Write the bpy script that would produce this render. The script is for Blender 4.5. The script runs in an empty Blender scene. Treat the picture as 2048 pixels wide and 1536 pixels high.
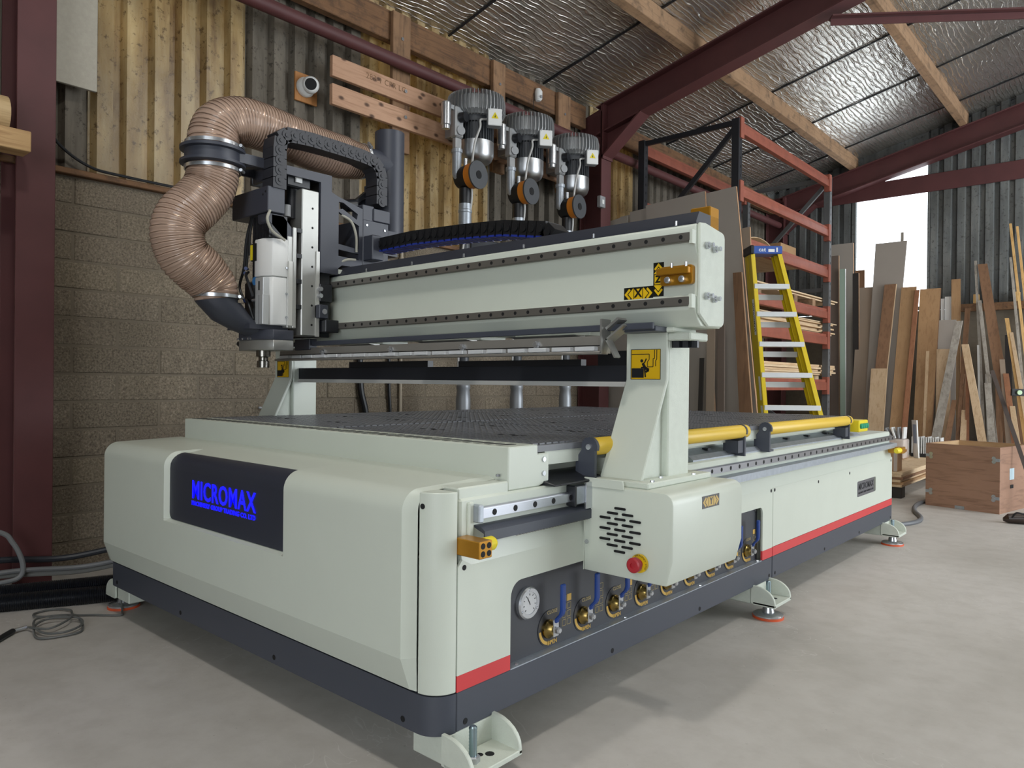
import bpy, bmesh, math, random
from mathutils import Vector, Matrix

random.seed(7)
scene = bpy.context.scene
col = scene.collection
R = math.radians

# ------------------------------------------------------------------ camera
cam_d = bpy.data.cameras.new('camera')
cam_d.sensor_width = 36.0
cam_d.lens = 1466.8 / 2048.0 * 36.0
cam_d.clip_start = 0.05
cam = bpy.data.objects.new('camera', cam_d)
col.objects.link(cam)
_yaw, _pitch, _roll = R(41.397), R(-0.143), R(0.591)
_fwd = Vector((-math.sin(_yaw) * math.cos(_pitch), math.cos(_yaw) * math.cos(_pitch), math.sin(_pitch)))
_rt = Vector((math.cos(_yaw), math.sin(_yaw), 0))
_up = _rt.cross(_fwd)
_r0 = math.cos(_roll) * _rt + math.sin(_roll) * _up
_u0 = -math.sin(_roll) * _rt + math.cos(_roll) * _up
_m = Matrix((_r0, _u0, -_fwd)).transposed().to_4x4()
_m.translation = Vector((1.287, -1.264, 0.993))
cam.matrix_world = _m
scene.camera = cam

# ------------------------------------------------------------------ sky and daylight
world = bpy.data.worlds.new('overcast_sky')
scene.world = world
world.use_nodes = True
_bg = world.node_tree.nodes['Background']
_bg.inputs[0].default_value = (0.86, 0.93, 1.0, 1)
_bg.inputs[1].default_value = 4.0


def area_light(name, loc, rot, sx, sy, power, color):
    l = bpy.data.lights.new(name, 'AREA')
    l.shape = 'RECTANGLE'
    l.size, l.size_y = sx, sy
    l.energy = power
    l.color = color
    o = bpy.data.objects.new(name, l)
    o.location = loc
    o.rotation_euler = rot
    col.objects.link(o)
    return o


# daylight entering by the wide side door; rear opening and its light added as fill
area_light('daylight_side_door', (6.35, 6.0, 1.85), (0, R(90), 0), 3.5, 5.2, 340, (0.90, 0.95, 1.0))
area_light('rear_fill_light', (3.3, -4.85, 1.8), (R(-90), 0, R(180)), 4.0, 3.4, 60, (0.97, 0.98, 1.0))

scene.view_settings.view_transform = 'Standard'
scene.view_settings.look = 'None'
scene.view_settings.gamma = 1.0
scene.view_settings.use_curve_mapping = False
scene.view_settings.exposure = -0.12

# ------------------------------------------------------------------ helpers
WL = {}          # world location of every object that may become a parent


def lin(c):
    if isinstance(c, str):
        c = tuple(int(c[i:i + 2], 16) / 255 for i in (0, 2, 4))
    return tuple(x / 12.92 if x <= 0.04045 else ((x + 0.055) / 1.055) ** 2.4 for x in c) + (1,)


def tag(o, label=None, cat=None, group=None, kind=None):
    if label: o['label'] = label
    if cat: o['category'] = cat
    if group: o['group'] = group
    if kind: o['kind'] = kind
    return o


def empty(name, loc, label=None, cat=None, group=None):
    o = bpy.data.objects.new(name, None)
    o.empty_display_size = 0.1
    o.location = loc
    col.objects.link(o)
    WL[o] = Vector(loc)
    return tag(o, label, cat, group)


class MB:
    """collects faces in world coordinates; build() links them as one mesh object"""
    def __init__(s):
        s.v, s.f = [], []

    def add(s, verts, faces):
        n = len(s.v)
        s.v += [Vector(p) for p in verts]
        s.f += [tuple(i + n for i in f) for f in faces]
        return s

    def box(s, x0, x1, y0, y1, z0, z1):
        return s.add([(x0, y0, z0), (x1, y0, z0), (x1, y1, z0), (x0, y1, z0), (x0, y0, z1), (x1, y0, z1), (x1, y1, z1), (x0, y1, z1)],
                     [(0, 3, 2, 1), (4, 5, 6, 7), (0, 1, 5, 4), (1, 2, 6, 5), (2, 3, 7, 6), (3, 0, 4, 7)])

    def obox(s, c, a, b, d):
        c, a, b, d = Vector(c), Vector(a), Vector(b), Vector(d)
        vs = [c + i * a + j * b + k * d for k in (-1, 1) for j in (-1, 1) for i in (-1, 1)]
        return s.add(vs, [(0, 2, 3, 1), (4, 5, 7, 6), (0, 1, 5, 4), (1, 3, 7, 5), (3, 2, 6, 7), (2, 0, 4, 6)])

    def bar(s, p0, p1, w, t, side=(1, 0, 0)):
        """bar from p0 to p1, w across 'side', t across the third direction"""
        p0, p1 = Vector(p0), Vector(p1)
        d = (p1 - p0); h = d / 2; u = d.normalized()
        sd = Vector(side); sd = (sd - u * sd.dot(u)).normalized()
        n = u.cross(sd)
        return s.obox(p0 + h, sd * w / 2, n * t / 2, h)

    def prism(s, pts, axis, a0, a1):
        n = len(pts)
        def P(p, a):
            return {'x': (a, p[0], p[1]), 'y': (p[0], a, p[1]), 'z': (p[0], p[1], a)}[axis]
        vs = [P(p, a0) for p in pts] + [P(p, a1) for p in pts]
        fs = [tuple(range(n)), tuple(range(2 * n - 1, n - 1, -1))]
        fs += [(i, (i + 1) % n, (i + 1) % n + n, i + n) for i in range(n)]
        return s.add(vs, fs)

    def cyl(s, p0, p1, r0, r1=None, seg=16, cap=True):
        return s.rings([(p0, r0), (p1, r0 if r1 is None else r1)], seg, cap)

    def rings(s, prs, seg=16, cap=True, axis=None):
        """circles (centre, radius) joined in order; straight axis from the first to the last centre"""
        c0, c1 = Vector(prs[0][0]), Vector(prs[-1][0])
        u = Vector(axis).normalized() if axis else (c1 - c0).normalized()
        a = u.orthogonal().normalized(); b = u.cross(a)
        vs, fs = [], []
        for c, r in prs:
            c = Vector(c)
            vs += [c + r * (math.cos(2 * math.pi * i / seg) * a + math.sin(2 * math.pi * i / seg) * b) for i in range(seg)]
        for k in range(len(prs) - 1):
            for i in range(seg):
                j = (i + 1) % seg
                fs.append((k * seg + i, k * seg + j, (k + 1) * seg + j, (k + 1) * seg + i))
        if cap:
            fs.append(tuple(range(seg - 1, -1, -1)))
            fs.append(tuple(range((len(prs) - 1) * seg, len(prs) * seg)))
        return s.add(vs, fs)

    def tube(s, path, r, seg=8, cap=True):
        path = [Vector(p) for p in path]
        n = len(path)
        rr = r if isinstance(r, (list, tuple)) else [r] * n
        t0 = (path[1] - path[0]).normalized()
        a = t0.orthogonal().normalized()
        vs, fs = [], []
        pt = t0
        for k in range(n):
            t = (path[min(k + 1, n - 1)] - path[max(k - 1, 0)]).normalized()
            q = pt.rotation_difference(t)
            a = q @ a; a = (a - t * a.dot(t)).normalized()
            b = t.cross(a); pt = t
            vs += [path[k] + rr[k] * (math.cos(2 * math.pi * i / seg) * a + math.sin(2 * math.pi * i / seg) * b) for i in range(seg)]
        for k in range(n - 1):
            for i in range(seg):
                j = (i + 1) % seg
                fs.append((k * seg + i, k * seg + j, (k + 1) * seg + j, (k + 1) * seg + i))
        if cap:
            fs.append(tuple(range(seg - 1, -1, -1)))
            fs.append(tuple(range((n - 1) * seg, n * seg)))
        return s.add(vs, fs)

    def grid(s, rows, closed=False):
        n = len(rows[0]); vs = [p for r in rows for p in r]; fs = []
        for k in range(len(rows) - 1):
            for i in range(n if closed else n - 1):
                j = (i + 1) % n
                fs.append((k * n + i, k * n + j, (k + 1) * n + j, (k + 1) * n + i))
        return s.add(vs, fs)

    def build(s, name, mat, parent=None, bevel=0.0, seg=1, smooth=True, ang=35, recalc=True, weld=True):
        bm = bmesh.new()
        vv = [bm.verts.new(p) for p in s.v]
        for f in s.f:
            try:
                bm.faces.new([vv[i] for i in f])
            except ValueError:
                pass
        if weld:
            bmesh.ops.remove_doubles(bm, verts=bm.verts[:], dist=1e-5)
        if recalc:
            bmesh.ops.recalc_face_normals(bm, faces=bm.faces[:])
        if bevel > 0:
            es = [e for e in bm.edges if len(e.link_faces) == 2 and e.calc_face_angle(0) > R(28)]
            bmesh.ops.bevel(bm, geom=es, offset=bevel, segments=seg, affect='EDGES', clamp_overlap=True, profile=0.5)
        lo = Vector((min(v.co.x for v in bm.verts), min(v.co.y for v in bm.verts), min(v.co.z for v in bm.verts)))
        hi = Vector((max(v.co.x for v in bm.verts), max(v.co.y for v in bm.verts), max(v.co.z for v in bm.verts)))
        c = Vector(((lo.x + hi.x) / 2, (lo.y + hi.y) / 2, lo.z))
        for v in bm.verts: v.co -= c
        me = bpy.data.meshes.new(name)
        bm.to_mesh(me); bm.free()
        if smooth:
            me.polygons.foreach_set('use_smooth', [True] * len(me.polygons))
            me.set_sharp_from_angle(angle=R(ang))
        return link(name, me, mat, c, parent)


def link(name, me, mat, wloc, parent=None):
    o = bpy.data.objects.new(name, me)
    if mat is not None and not me.materials: me.materials.append(mat)
    col.objects.link(o)
    wloc = Vector(wloc)
    WL[o] = wloc
    if parent is not None:
        o.parent = parent
        o.location = wloc - WL[parent]
    else:
        o.location = wloc
    return o


def dup(o, off, parent=None, label=None, group=None):
    """copy of a thing or part with copies of its children; shifted by off at the top of the copied tree"""
    c = o.copy(); col.objects.link(c)
    c.parent = parent
    if parent is None:
        c.location = o.location + Vector(off); WL[c] = WL[o] + Vector(off)
    elif o.parent is parent:
        c.location = o.location + Vector(off); WL[c] = WL[o] + Vector(off)
    else:
        c.location = o.location; WL[c] = WL[parent] + o.location
    if label: c['label'] = label
    if group: c['group'] = group
    for ch in list(o.children):
        dup(ch, off, c)
    return c


def arc(cx, cy, r, a0, a1, n=6):
    return [(cx + r * math.cos(R(a0 + (a1 - a0) * i / n)), cy + r * math.sin(R(a0 + (a1 - a0) * i / n))) for i in range(n + 1)]


def rrect(x0, x1, y0, y1, r, n=4):
    return arc(x1 - r, y1 - r, r, 0, 90, n) + arc(x0 + r, y1 - r, r, 90, 180, n) + arc(x0 + r, y0 + r, r, 180, 270, n) + arc(x1 - r, y0 + r, r, 270, 360, n)


def bez(pts, n=10):
    """Catmull-Rom through points"""
    P = [Vector(p) for p in pts]
    P = [P[0] * 2 - P[1]] + P + [P[-1] * 2 - P[-2]]
    out = []
    for i in range(1, len(P) - 2):
        for k in range(n):
            t = k / n
            a, b, c, d = P[i - 1], P[i], P[i + 1], P[i + 2]
            out.append(0.5 * ((2 * b) + (c - a) * t + (2 * a - 5 * b + 4 * c - d) * t * t + (3 * b - a - 3 * c + d) * t ** 3))
    out.append(P[-2])
    return out


def resample(path, step):
    out = [path[0].copy()]; acc = 0.0
    for a, b in zip(path[:-1], path[1:]):
        d = (b - a).length; pos = step - acc
        while pos <= d:
            out.append(a + (b - a) * (pos / d)); pos += step
        acc = (acc + d) % step if d + acc >= step else acc + d
    return out


def text_mesh(s, size, thick=0.0, offset=0.0, align='CENTER'):
    cu = bpy.data.curves.new('lettering', 'FONT')
    cu.body = s; cu.size = size; cu.align_x = align; cu.align_y = 'CENTER'
    cu.space_character = 1.08; cu.extrude = thick; cu.offset = offset; cu.resolution_u = 3
    o = bpy.data.objects.new('lettering', cu); col.objects.link(o)
    dg = bpy.context.evaluated_depsgraph_get()
    me = bpy.data.meshes.new_from_object(o.evaluated_get(dg))
    bpy.data.objects.remove(o)
    bpy.data.curves.remove(cu)
    return me


def text_on(name, s, size, mat, c, xdir, zdir, parent, thick=0.0006, offset=0.0, width=None):
    """flat lettering centred at c, reading along xdir with its top towards zdir"""
    me = text_mesh(s, size, thick, offset)
    xd, zd = Vector(xdir).normalized(), Vector(zdir).normalized()
    n = xd.cross(zd)
    k = 1.0
    if width:
        w = max(v.co.x for v in me.vertices) - min(v.co.x for v in me.vertices)
        k = width / w
    for v in me.vertices:
        p = v.co.copy()
        v.co = xd * p.x * k + zd * p.y + n * p.z
    me.materials.clear()
    return link(name, me, mat, c, parent)


# ------------------------------------------------------------------ materials
MATS = {}


def new_mat(name):
    m = bpy.data.materials.new(name); m.use_nodes = True
    nt = m.node_tree
    b = nt.nodes['Principled BSDF']
    return m, nt, b


def nd(nt, t, **kw):
    n = nt.nodes.new(t)
    for k, v in kw.items(): setattr(n, k, v)
    return n


def coords(nt, scale=(1, 1, 1), rnd=True, rot=(0, 0, 0)):
    tc = nd(nt, 'ShaderNodeTexCoord')
    mp = nd(nt, 'ShaderNodeMapping')
    mp.inputs['Scale'].default_value = scale
    mp.inputs['Rotation'].default_value = rot
    nt.links.new(tc.outputs['Object'], mp.inputs['Vector'])
    if rnd:
        oi = nd(nt, 'ShaderNodeObjectInfo')
        mu = nd(nt, 'ShaderNodeMath', operation='MULTIPLY'); mu.inputs[1].default_value = 37.0
        nt.links.new(oi.outputs['Random'], mu.inputs[0])
        cb = nd(nt, 'ShaderNodeCombineXYZ')
        for i in range(3): nt.links.new(mu.outputs[0], cb.inputs[i])
        nt.links.new(cb.outputs[0], mp.inputs['Location'])
    return mp.outputs[0]


def noise(nt, vec, scale, detail=4, rough=0.6, dist=0.0):
    n = nd(nt, 'ShaderNodeTexNoise')
    n.inputs['Scale'].default_value = scale; n.inputs['Detail'].default_value = detail
    n.inputs['Roughness'].default_value = rough; n.inputs['Distortion'].default_value = dist
    nt.links.new(vec, n.inputs['Vector'])
    return n.outputs['Fac']


def ramp(nt, fac, stops):
    r = nd(nt, 'ShaderNodeValToRGB')
    e = r.color_ramp.elements
    while len(e) < len(stops): e.new(0.5)
    for el, (p, c) in zip(e, stops):
        el.position = p; el.color = lin(c) if not isinstance(c, float) else (c, c, c, 1)
    nt.links.new(fac, r.inputs['Fac'])
    return r.outputs['Color']


def mixc(nt, fac, a, b, blend='MIX'):
    m = nd(nt, 'ShaderNodeMix', data_type='RGBA', blend_type=blend)
    for sock, val in ((m.inputs[0], fac), (m.inputs[6], a), (m.inputs[7], b)):
        if hasattr(val, 'is_linked') or hasattr(val, 'links'): nt.links.new(val, sock)
        else: sock.default_value = val
    return m.outputs[2]


def bump(nt, b, height, strength=0.3, dist=0.01):
    bp = nd(nt, 'ShaderNodeBump')
    bp.inputs['Strength'].default_value = strength; bp.inputs['Distance'].default_value = dist
    nt.links.new(height, bp.inputs['Height'])
    nt.links.new(bp.outputs['Normal'], b.inputs['Normal'])


def paint(name, c, rough=0.45, metal=0.0, var=0.05, scale=6, bmp=0.0, bscale=250, coat=0.0, spec=0.5):
    if name in MATS: return MATS[name]
    m, nt, b = new_mat(name)
    base = lin(c)
    vec = coords(nt)
    f = noise(nt, vec, scale, 3)
    dk = tuple(x * (1 - var * 2.2) for x in base[:3]) + (1,)
    lt = tuple(min(1, x * (1 + var)) for x in base[:3]) + (1,)
    nt.links.new(mixc(nt, f, dk, lt), b.inputs['Base Color'])
    b.inputs['Roughness'].default_value = rough
    b.inputs['Metallic'].default_value = metal
    b.inputs['Coat Weight'].default_value = coat
    b.inputs['Specular IOR Level'].default_value = spec
    if bmp: bump(nt, b, noise(nt, vec, bscale, 2), bmp, 0.002)
    MATS[name] = m
    return m


def metal(name, c, rough=0.3, streak=(3, 3, 60), var=0.12):
    if name in MATS: return MATS[name]
    m, nt, b = new_mat(name)
    base = lin(c)
    f = noise(nt, coords(nt, streak), 8, 3)
    dk = tuple(x * (1 - var) for x in base[:3]) + (1,)
    nt.links.new(mixc(nt, f, dk, base), b.inputs['Base Color'])
    b.inputs['Metallic'].default_value = 1.0
    b.inputs['Roughness'].default_value = rough
    MATS[name] = m
    return m


def wood(name, c_dark, c_light, grain=(30, 30, 1.5), rough=0.65, knots=False, bmp=0.15, dirt=0.0):
    if name in MATS: return MATS[name]
    m, nt, b = new_mat(name)
    vec = coords(nt, grain)
    f1 = noise(nt, vec, 2.2, 6, 0.6, 0.6)
    colr = ramp(nt, f1, [(0.25, c_dark), (0.5, c_light), (0.62, c_light), (0.8, c_dark)])
    v2 = coords(nt, (1, 1, 1))
    f2 = noise(nt, v2, 2.5, 3)
    colr = mixc(nt, ramp(nt, f2, [(0.35, 0.0), (0.75, 0.45)]), colr, lin(c_dark))
    if knots:
        vo = nd(nt, 'ShaderNodeTexVoronoi', voronoi_dimensions='2D'); vo.inputs['Scale'].default_value = 1.0
        sp_ = nd(nt, 'ShaderNodeSeparateXYZ'); cb_ = nd(nt, 'ShaderNodeCombineXYZ')
        nt.links.new(coords(nt, (1, 5.5, 9.0)), sp_.inputs[0])
        nt.links.new(sp_.outputs[1], cb_.inputs[0]); nt.links.new(sp_.outputs[2], cb_.inputs[1])
        nt.links.new(cb_.outputs[0], vo.inputs['Vector'])
        k = ramp(nt, vo.outputs['Distance'], [(0.0, 1.0), (0.07, 0.9), (0.16, 0.0)])
        colr = mixc(nt, k, colr, lin('4a3020'))
    if dirt:
        f3 = noise(nt, v2, 9, 5, 0.7)
        colr = mixc(nt, ramp(nt, f3, [(0.5, 0.0), (0.7, dirt)]), colr, lin('2a221c'))
    nt.links.new(colr, b.inputs['Base Color'])
    b.inputs['Roughness'].default_value = rough
    if bmp: bump(nt, b, f1, bmp, 0.004)
    MATS[name] = m
    return m


def emit(name, c, strength):
    if name in MATS: return MATS[name]
    m, nt, b = new_mat(name)
    b.inputs['Base Color'].default_value = (0.02, 0.02, 0.05, 1)
    b.inputs['Emission Color'].default_value = lin(c)
    b.inputs['Emission Strength'].default_value = strength
    MATS[name] = m
    return m


CREAM = paint('cream_machine_paint', 'c6ccc0', 0.38, var=0.02, bmp=0.06, bscale=420)
CREAM_T = paint('cream_textured_paint', 'c6ccc0', 0.5, var=0.05, scale=30, bmp=0.35, bscale=300)
DARK = paint('dark_slate_paint', '40444e', 0.42, var=0.03, bmp=0.05, bscale=420)
DARK2 = paint('dark_blue_grey_panel', '2c303c', 0.4, var=0.03)
BLACK = paint('black_plastic', '15171b', 0.45, var=0.1)
BLACKM = paint('black_metal', '1b1d22', 0.4, var=0.1)
RED = paint('red_stripe_paint', 'c8393c', 0.4, var=0.03)
YEL = paint('yellow_paint', 'd8b53c', 0.4, var=0.03)
YELB = paint('bright_yellow_plastic', 'e0cc22', 0.4, var=0.03)
GOLD = paint('gold_anodised', 'b37f24', 0.32, metal=0.55, var=0.05)
STEEL = paint('bright_steel', 'c2c5c9', 0.25, metal=0.8, var=0.05)
RAILM = paint('ground_rail_steel', '77746e', 0.32, metal=0.5, var=0.06)
RAILB = metal('side_rail_steel', 'b9bcc4', 0.3, (1, 60, 60), 0.12)
ALU = paint('brushed_aluminium', 'a6a6a2', 0.4, metal=0.7, var=0.08)
GALV = paint('galvanised_steel', 'a9b0b8', 0.42, metal=0.55, var=0.12, scale=40)
CASTA = paint('cast_aluminium', 'a3a5a6', 0.42, metal=0.5, var=0.08)
BRASS = metal('brass', '9c8650', 0.25, (9, 9, 9), 0.2)
WHITEP = paint('white_plastic', 'dfe0de', 0.4, var=0.03)
GREYP = paint('grey_plastic', '8b8d8f', 0.45, var=0.05)
BLUE = paint('blue_handle_plastic', '1e3f86', 0.4, var=0.08)
BLUEC = paint('blue_chain_plastic', '1b2f8c', 0.4, var=0.05)
SLOT = paint('slot_black', '08080a', 0.8, var=0.0)
LEDB = emit('blue_led_letters', '0505ff', 2.2)
DRED = paint('oxide_red_steel', '562e2e', 0.6, var=0.14, scale=5, bmp=0.2, bscale=40)
DRED_LIT = paint('oxide_red_lit_copy', '74403f', 0.55, var=0.16, scale=6, bmp=0.2, bscale=40)  # unused lit copy of the oxide red; flange brightness put into the colour
ORANGE = paint('orange_rack_paint', '945240', 0.6, var=0.22, scale=9)

# ================================================================== the building
def m_floor():
    m, nt, b = new_mat('painted_concrete_floor')
    v = coords(nt, rnd=False)
    f1 = noise(nt, v, 0.9, 5, 0.6)
    f2 = noise(nt, v, 9, 6, 0.65)
    c = ramp(nt, f1, [(0.3, 'a9a59e'), (0.5, 'bab6b0'), (0.7, 'c2beb9')])
    c = mixc(nt, ramp(nt, f2, [(0.42, 0.0), (0.75, 0.35)]), c, lin('98928a'))
    f3 = noise(nt, v, 60, 3, 0.5)
    c = mixc(nt, ramp(nt, f3, [(0.71, 0.0), (0.77, 0.45)]), c, lin('6b655d'))
    # scuffs: thin pale scratches
    vw = coords(nt, (1.0, 1.0, 1.0), rnd=False, rot=(0, 0, R(25)))
    w = noise(nt, vw, 2.6, 2, 0.5, 3.5)
    sc = ramp(nt, w, [(0.492, 0.0), (0.5, 0.4), (0.508, 0.0)])
    fm = noise(nt, v, 1.3, 2)
    sc = mixc(nt, ramp(nt, fm, [(0.5, 0.0), (0.62, 1.0)]), (0, 0, 0, 1), sc)
    c = mixc(nt, sc, c, lin('dcdad6'))
    nt.links.new(c, b.inputs['Base Color'])
    b.inputs['Roughness'].default_value = 0.5
    rr = nd(nt, 'ShaderNodeMapRange'); rr.inputs[3].default_value = 0.42; rr.inputs[4].default_value = 0.68
    nt.links.new(f2, rr.inputs[0]); nt.links.new(rr.outputs[0], b.inputs['Roughness'])
    bump(nt, b, f2, 0.08, 0.01)
    return m


def m_block():
    m, nt, b = new_mat('coarse_concrete_block')
    v = coords(nt)
    oi = nd(nt, 'ShaderNodeObjectInfo')
    f1 = noise(nt, v, 95, 4, 0.7)
    f2 = noise(nt, v, 5, 3)
    c = ramp(nt, f1, [(0.33, '332c24'), (0.45, '6c6354'), (0.57, '8a7f6e'), (0.72, 'aca18e')])
    c2 = ramp(nt, oi.outputs['Random'], [(0.0, '6e6454'), (0.35, '857a6a'), (0.7, '7a6e5e'), (1.0, '8e826c')])
    c = mixc(nt, 0.35, c, c2)
    c = mixc(nt, ramp(nt, f2, [(0.4, 0.0), (0.8, 0.35)]), c, lin('6a5f52'))
    nt.links.new(c, b.inputs['Base Color'])
    b.inputs['Roughness'].default_value = 0.95
    bump(nt, b, f1, 0.55, 0.012)
    return m


def m_sheet(name, stops, stain, translucent=0.0, rough=0.5):
    m, nt, b = new_mat(name)
    v = coords(nt, (1, 1, 0.16))
    f1 = noise(nt, v, 9, 6, 0.65, 0.4)
    v2 = coords(nt)
    f2 = noise(nt, v2, 26, 5, 0.7)
    c = ramp(nt, f1, stops)
    f0 = noise(nt, coords(nt, (1, 1, 0.5)), 2.2, 3)
    c = mixc(nt, ramp(nt, f0, [(0.42, 0.0), (0.72, 0.6)]), c, lin(stain))
    c = mixc(nt, ramp(nt, f2, [(0.56, 0.0), (0.66, 0.75)]), c, lin(stain))
    nt.links.new(c, b.inputs['Base Color'])
    b.inputs['Roughness'].default_value = rough
    bump(nt, b, f2, 0.2, 0.006)
    if translucent:
        tr = nd(nt, 'ShaderNodeBsdfTranslucent')
        nt.links.new(c, tr.inputs['Color'])
        ms = nd(nt, 'ShaderNodeMixShader'); ms.inputs[0].default_value = translucent
        nt.links.new(b.outputs[0], ms.inputs[1]); nt.links.new(tr.outputs[0], ms.inputs[2])
        nt.links.new(ms.outputs[0], nt.nodes['Material Output'].inputs['Surface'])
    return m


def m_foil():
    m, nt, b = new_mat('bubble_foil_insulation')
    wv = nd(nt, 'ShaderNodeTexWave', wave_type='BANDS', bands_direction='X')
    wv.inputs['Scale'].default_value = 7.5; wv.inputs['Distortion'].default_value = 7.0
    wv.inputs['Detail'].default_value = 2.0; wv.inputs['Detail Scale'].default_value = 1.2; wv.inputs['Detail Roughness'].default_value = 0.6
    nt.links.new(coords(nt, (1, 0.35, 1)), wv.inputs['Vector'])
    rg = ramp(nt, wv.outputs['Fac'], [(0.70, 0.0), (0.90, 0.7), (1.0, 1.0)])
    f4 = noise(nt, coords(nt, (14, 4.0, 14)), 1.0, 3, 0.5, 0.4)
    rg2 = ramp(nt, f4, [(0.30, 0.0), (0.7, 1.0)])
    v2 = coords(nt)
    vo = nd(nt, 'ShaderNodeTexVoronoi'); vo.inputs['Scale'].default_value = 85
    vo.inputs['Randomness'].default_value = 0.35
    nt.links.new(v2, vo.inputs['Vector'])
    f3 = noise(nt, v2, 1.6, 3)
    c = ramp(nt, f3, [(0.3, 'd0cbc1'), (0.6, 'dedbd4'), (0.8, 'e6e3dd')])
    nt.links.new(c, b.inputs['Base Color'])
    b.inputs['Metallic'].default_value = 0.88
    b.inputs['Roughness'].default_value = 0.27
    a1 = nd(nt, 'ShaderNodeMath', operation='ADD'); nt.links.new(rg, a1.inputs[0]); nt.links.new(rg2, a1.inputs[1])
    mx = nd(nt, 'ShaderNodeMath', operation='MULTIPLY_ADD')
    mx.inputs[1].default_value = 0.22
    nt.links.new(vo.outputs['Distance'], mx.inputs[0])
    nt.links.new(a1.outputs[0], mx.inputs[2])
    bump(nt, b, mx.outputs[0], 0.75, 0.009)
    return m


FLOOR_M = m_floor()
BLOCK_M = m_block()
MORTAR = paint('grey_mortar', '776d5e', 0.95, var=0.12, scale=20, bmp=0.4, bscale=90)
SHEET_Y = m_sheet('amber_translucent_sheet', [(0.25, '7d6142'), (0.45, 'b39a6c'), (0.62, 'c9b58a'), (0.8, 'a2845a')], '4d3a26', 0.30, 0.25)
SHEET_G = m_sheet('lichen_grey_fibre_sheet', [(0.25, '423c31'), (0.5, '655e53'), (0.75, '7d7568')], '2c271f', 0.0, 0.8)
SHEET_D = m_sheet('grey_gable_fibre_sheet', [(0.25, '4c4f50'), (0.5, '686b6a'), (0.75, '7d7e7a')], '3a3a36', 0.0, 0.8)
FOIL = m_foil()
TIMB = wood('old_brown_timber', '4a321f', '7c5a3c', (20, 1.2, 20), 0.75, dirt=0.6)
TIMBZ = wood('old_brown_timber_post', '5c4330', '8f6e50', (20, 20, 1.2), 0.75, dirt=0.4)
PURL = wood('pale_sawn_purlin', '735840', '9c7d5f', (18, 1.0, 18), 0.8, dirt=0.6)
PLANK = wood('new_pine_plank', '9c7456', 'bf977a', (22, 1.1, 22), 0.6, knots=True)

fl = MB().box(-3.1, 6.7, -5.1, 9.4, -0.1, 0).build('floor', FLOOR_M, smooth=False)
tag(fl, 'smooth pale grey painted concrete floor', 'floor', kind='structure')

# --- left wall: block plinth and corrugated sheets above
WX = -2.907
wl = MB().box(-3.1, WX - 0.004, -5.0, 9.25, 0, 2.027).build('wall_left', MORTAR, smooth=False)
tag(wl, 'block wall with corrugated sheets above, behind the machine', 'wall', kind='structure')
BH, BL = 2.027 / 14, 0.441
bm_ = MB().box(WX - 0.05, WX, 0, BL - 0.012, 0, BH - 0.012).build('block', BLOCK_M, wl, bevel=0.004, smooth=False)
bme = bm_.data
half = None
bpy.data.objects.remove(bm_)
for k in range(14):
    y = 0.29 + (0 if k % 2 == 0 else BL / 2) - 5 * BL
    while y < 4.5:
        link('block', bme, None, (WX - 0.025 + random.uniform(-0.002, 0.003), y + BL / 2, k * BH + 0.006), wl)
        y += BL


def sheet_profile(y0, y1, x):
    """one side of a corrugated sheet seen from inside: wide flats, narrow deep grooves"""
    P = 0.147; pts = []; y = y0
    k0 = math.floor((y0 - 0.172) / P)
    raw = []
    for k in range(k0, k0 + int((y1 - y0) / P) + 3):
        b = 0.172 + k * P
        raw += [(b + 0.008, 0.0), (b + 0.086, 0.0), (b + 0.098, -0.045), (b + 0.136, -0.045)]
    raw = [(a, d) for a, d in raw if y0 <= a <= y1]
    pts = [(y0, raw[0][1])] + raw + [(y1, raw[-1][1])]
    return [(a, x + d) for a, d in pts]


def wall_sheet(name, y0, y1, z0, z1, mat, x=-2.925):
    pr = sheet_profile(y0, y1, x)
    t = 0.006
    poly = [(px, py) for py, px in pr] + [(px - t, py) for py, px in reversed(pr)]
    return MB().prism(poly, 'z', z0, z1).build(name, mat, wl, smooth=False)


ZS = 3.755
wall_sheet('cladding_sheet', -1.2, 0.166, 2.027, ZS, SHEET_G)
wall_sheet('cladding_sheet', 0.150, 1.03, 2.027, ZS, SHEET_Y, -2.915)
wall_sheet('cladding_sheet', 0.990, 1.925, 2.027, ZS, SHEET_G)
wall_sheet('cladding_sheet', 1.895, 3.17, 2.027, ZS, SHEET_Y, -2.915)
wall_sheet('cladding_sheet', 3.125, 4.42, 2.027, ZS, SHEET_G)
wall_sheet('cladding_sheet', 4.62, 5.42, 2.027, ZS, SHEET_Y, -2.915)
wall_sheet('cladding_sheet', 5.37, 6.9, 2.027, ZS, SHEET_G)
wall_sheet('cladding_sheet', 6.905, 9.0, 2.027, ZS, SHEET_G)
wall_sheet('cladding_sheet', -5.0, -1.205, 2.027, ZS, SHEET_G)
MB().box(-3.06, -2.935, 4.40, 4.64, 2.027, 3.78).build('cladding_sheet', SHEET_G, wl, smooth=False)
tr = MB().box(-2.93, -2.865, -0.6, 4.42, 2.027, 2.058).build('trim_1', TIMB, bevel=0.004)
tag(tr, 'brown timber plate along the top of the block wall', 'timber', kind='structure')

# --- gable wall at the far end
GY = 9.06
gw = MB().box(-3.1, 6.7, GY + 0.06, GY + 0.2, 0, 1.95).build('wall_gable', MORTAR, smooth=False)
tag(gw, 'grey corrugated gable wall at the far end', 'wall', kind='structure')


def roof_z(x, off=0.0):
    """underside line of the purlins on the left slope (top of the rafters)"""
    RX = 1.85
    if x > RX: x = 2 * RX - x
    return 3.604 + off + 0.235 * (x + 2.71)


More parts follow.
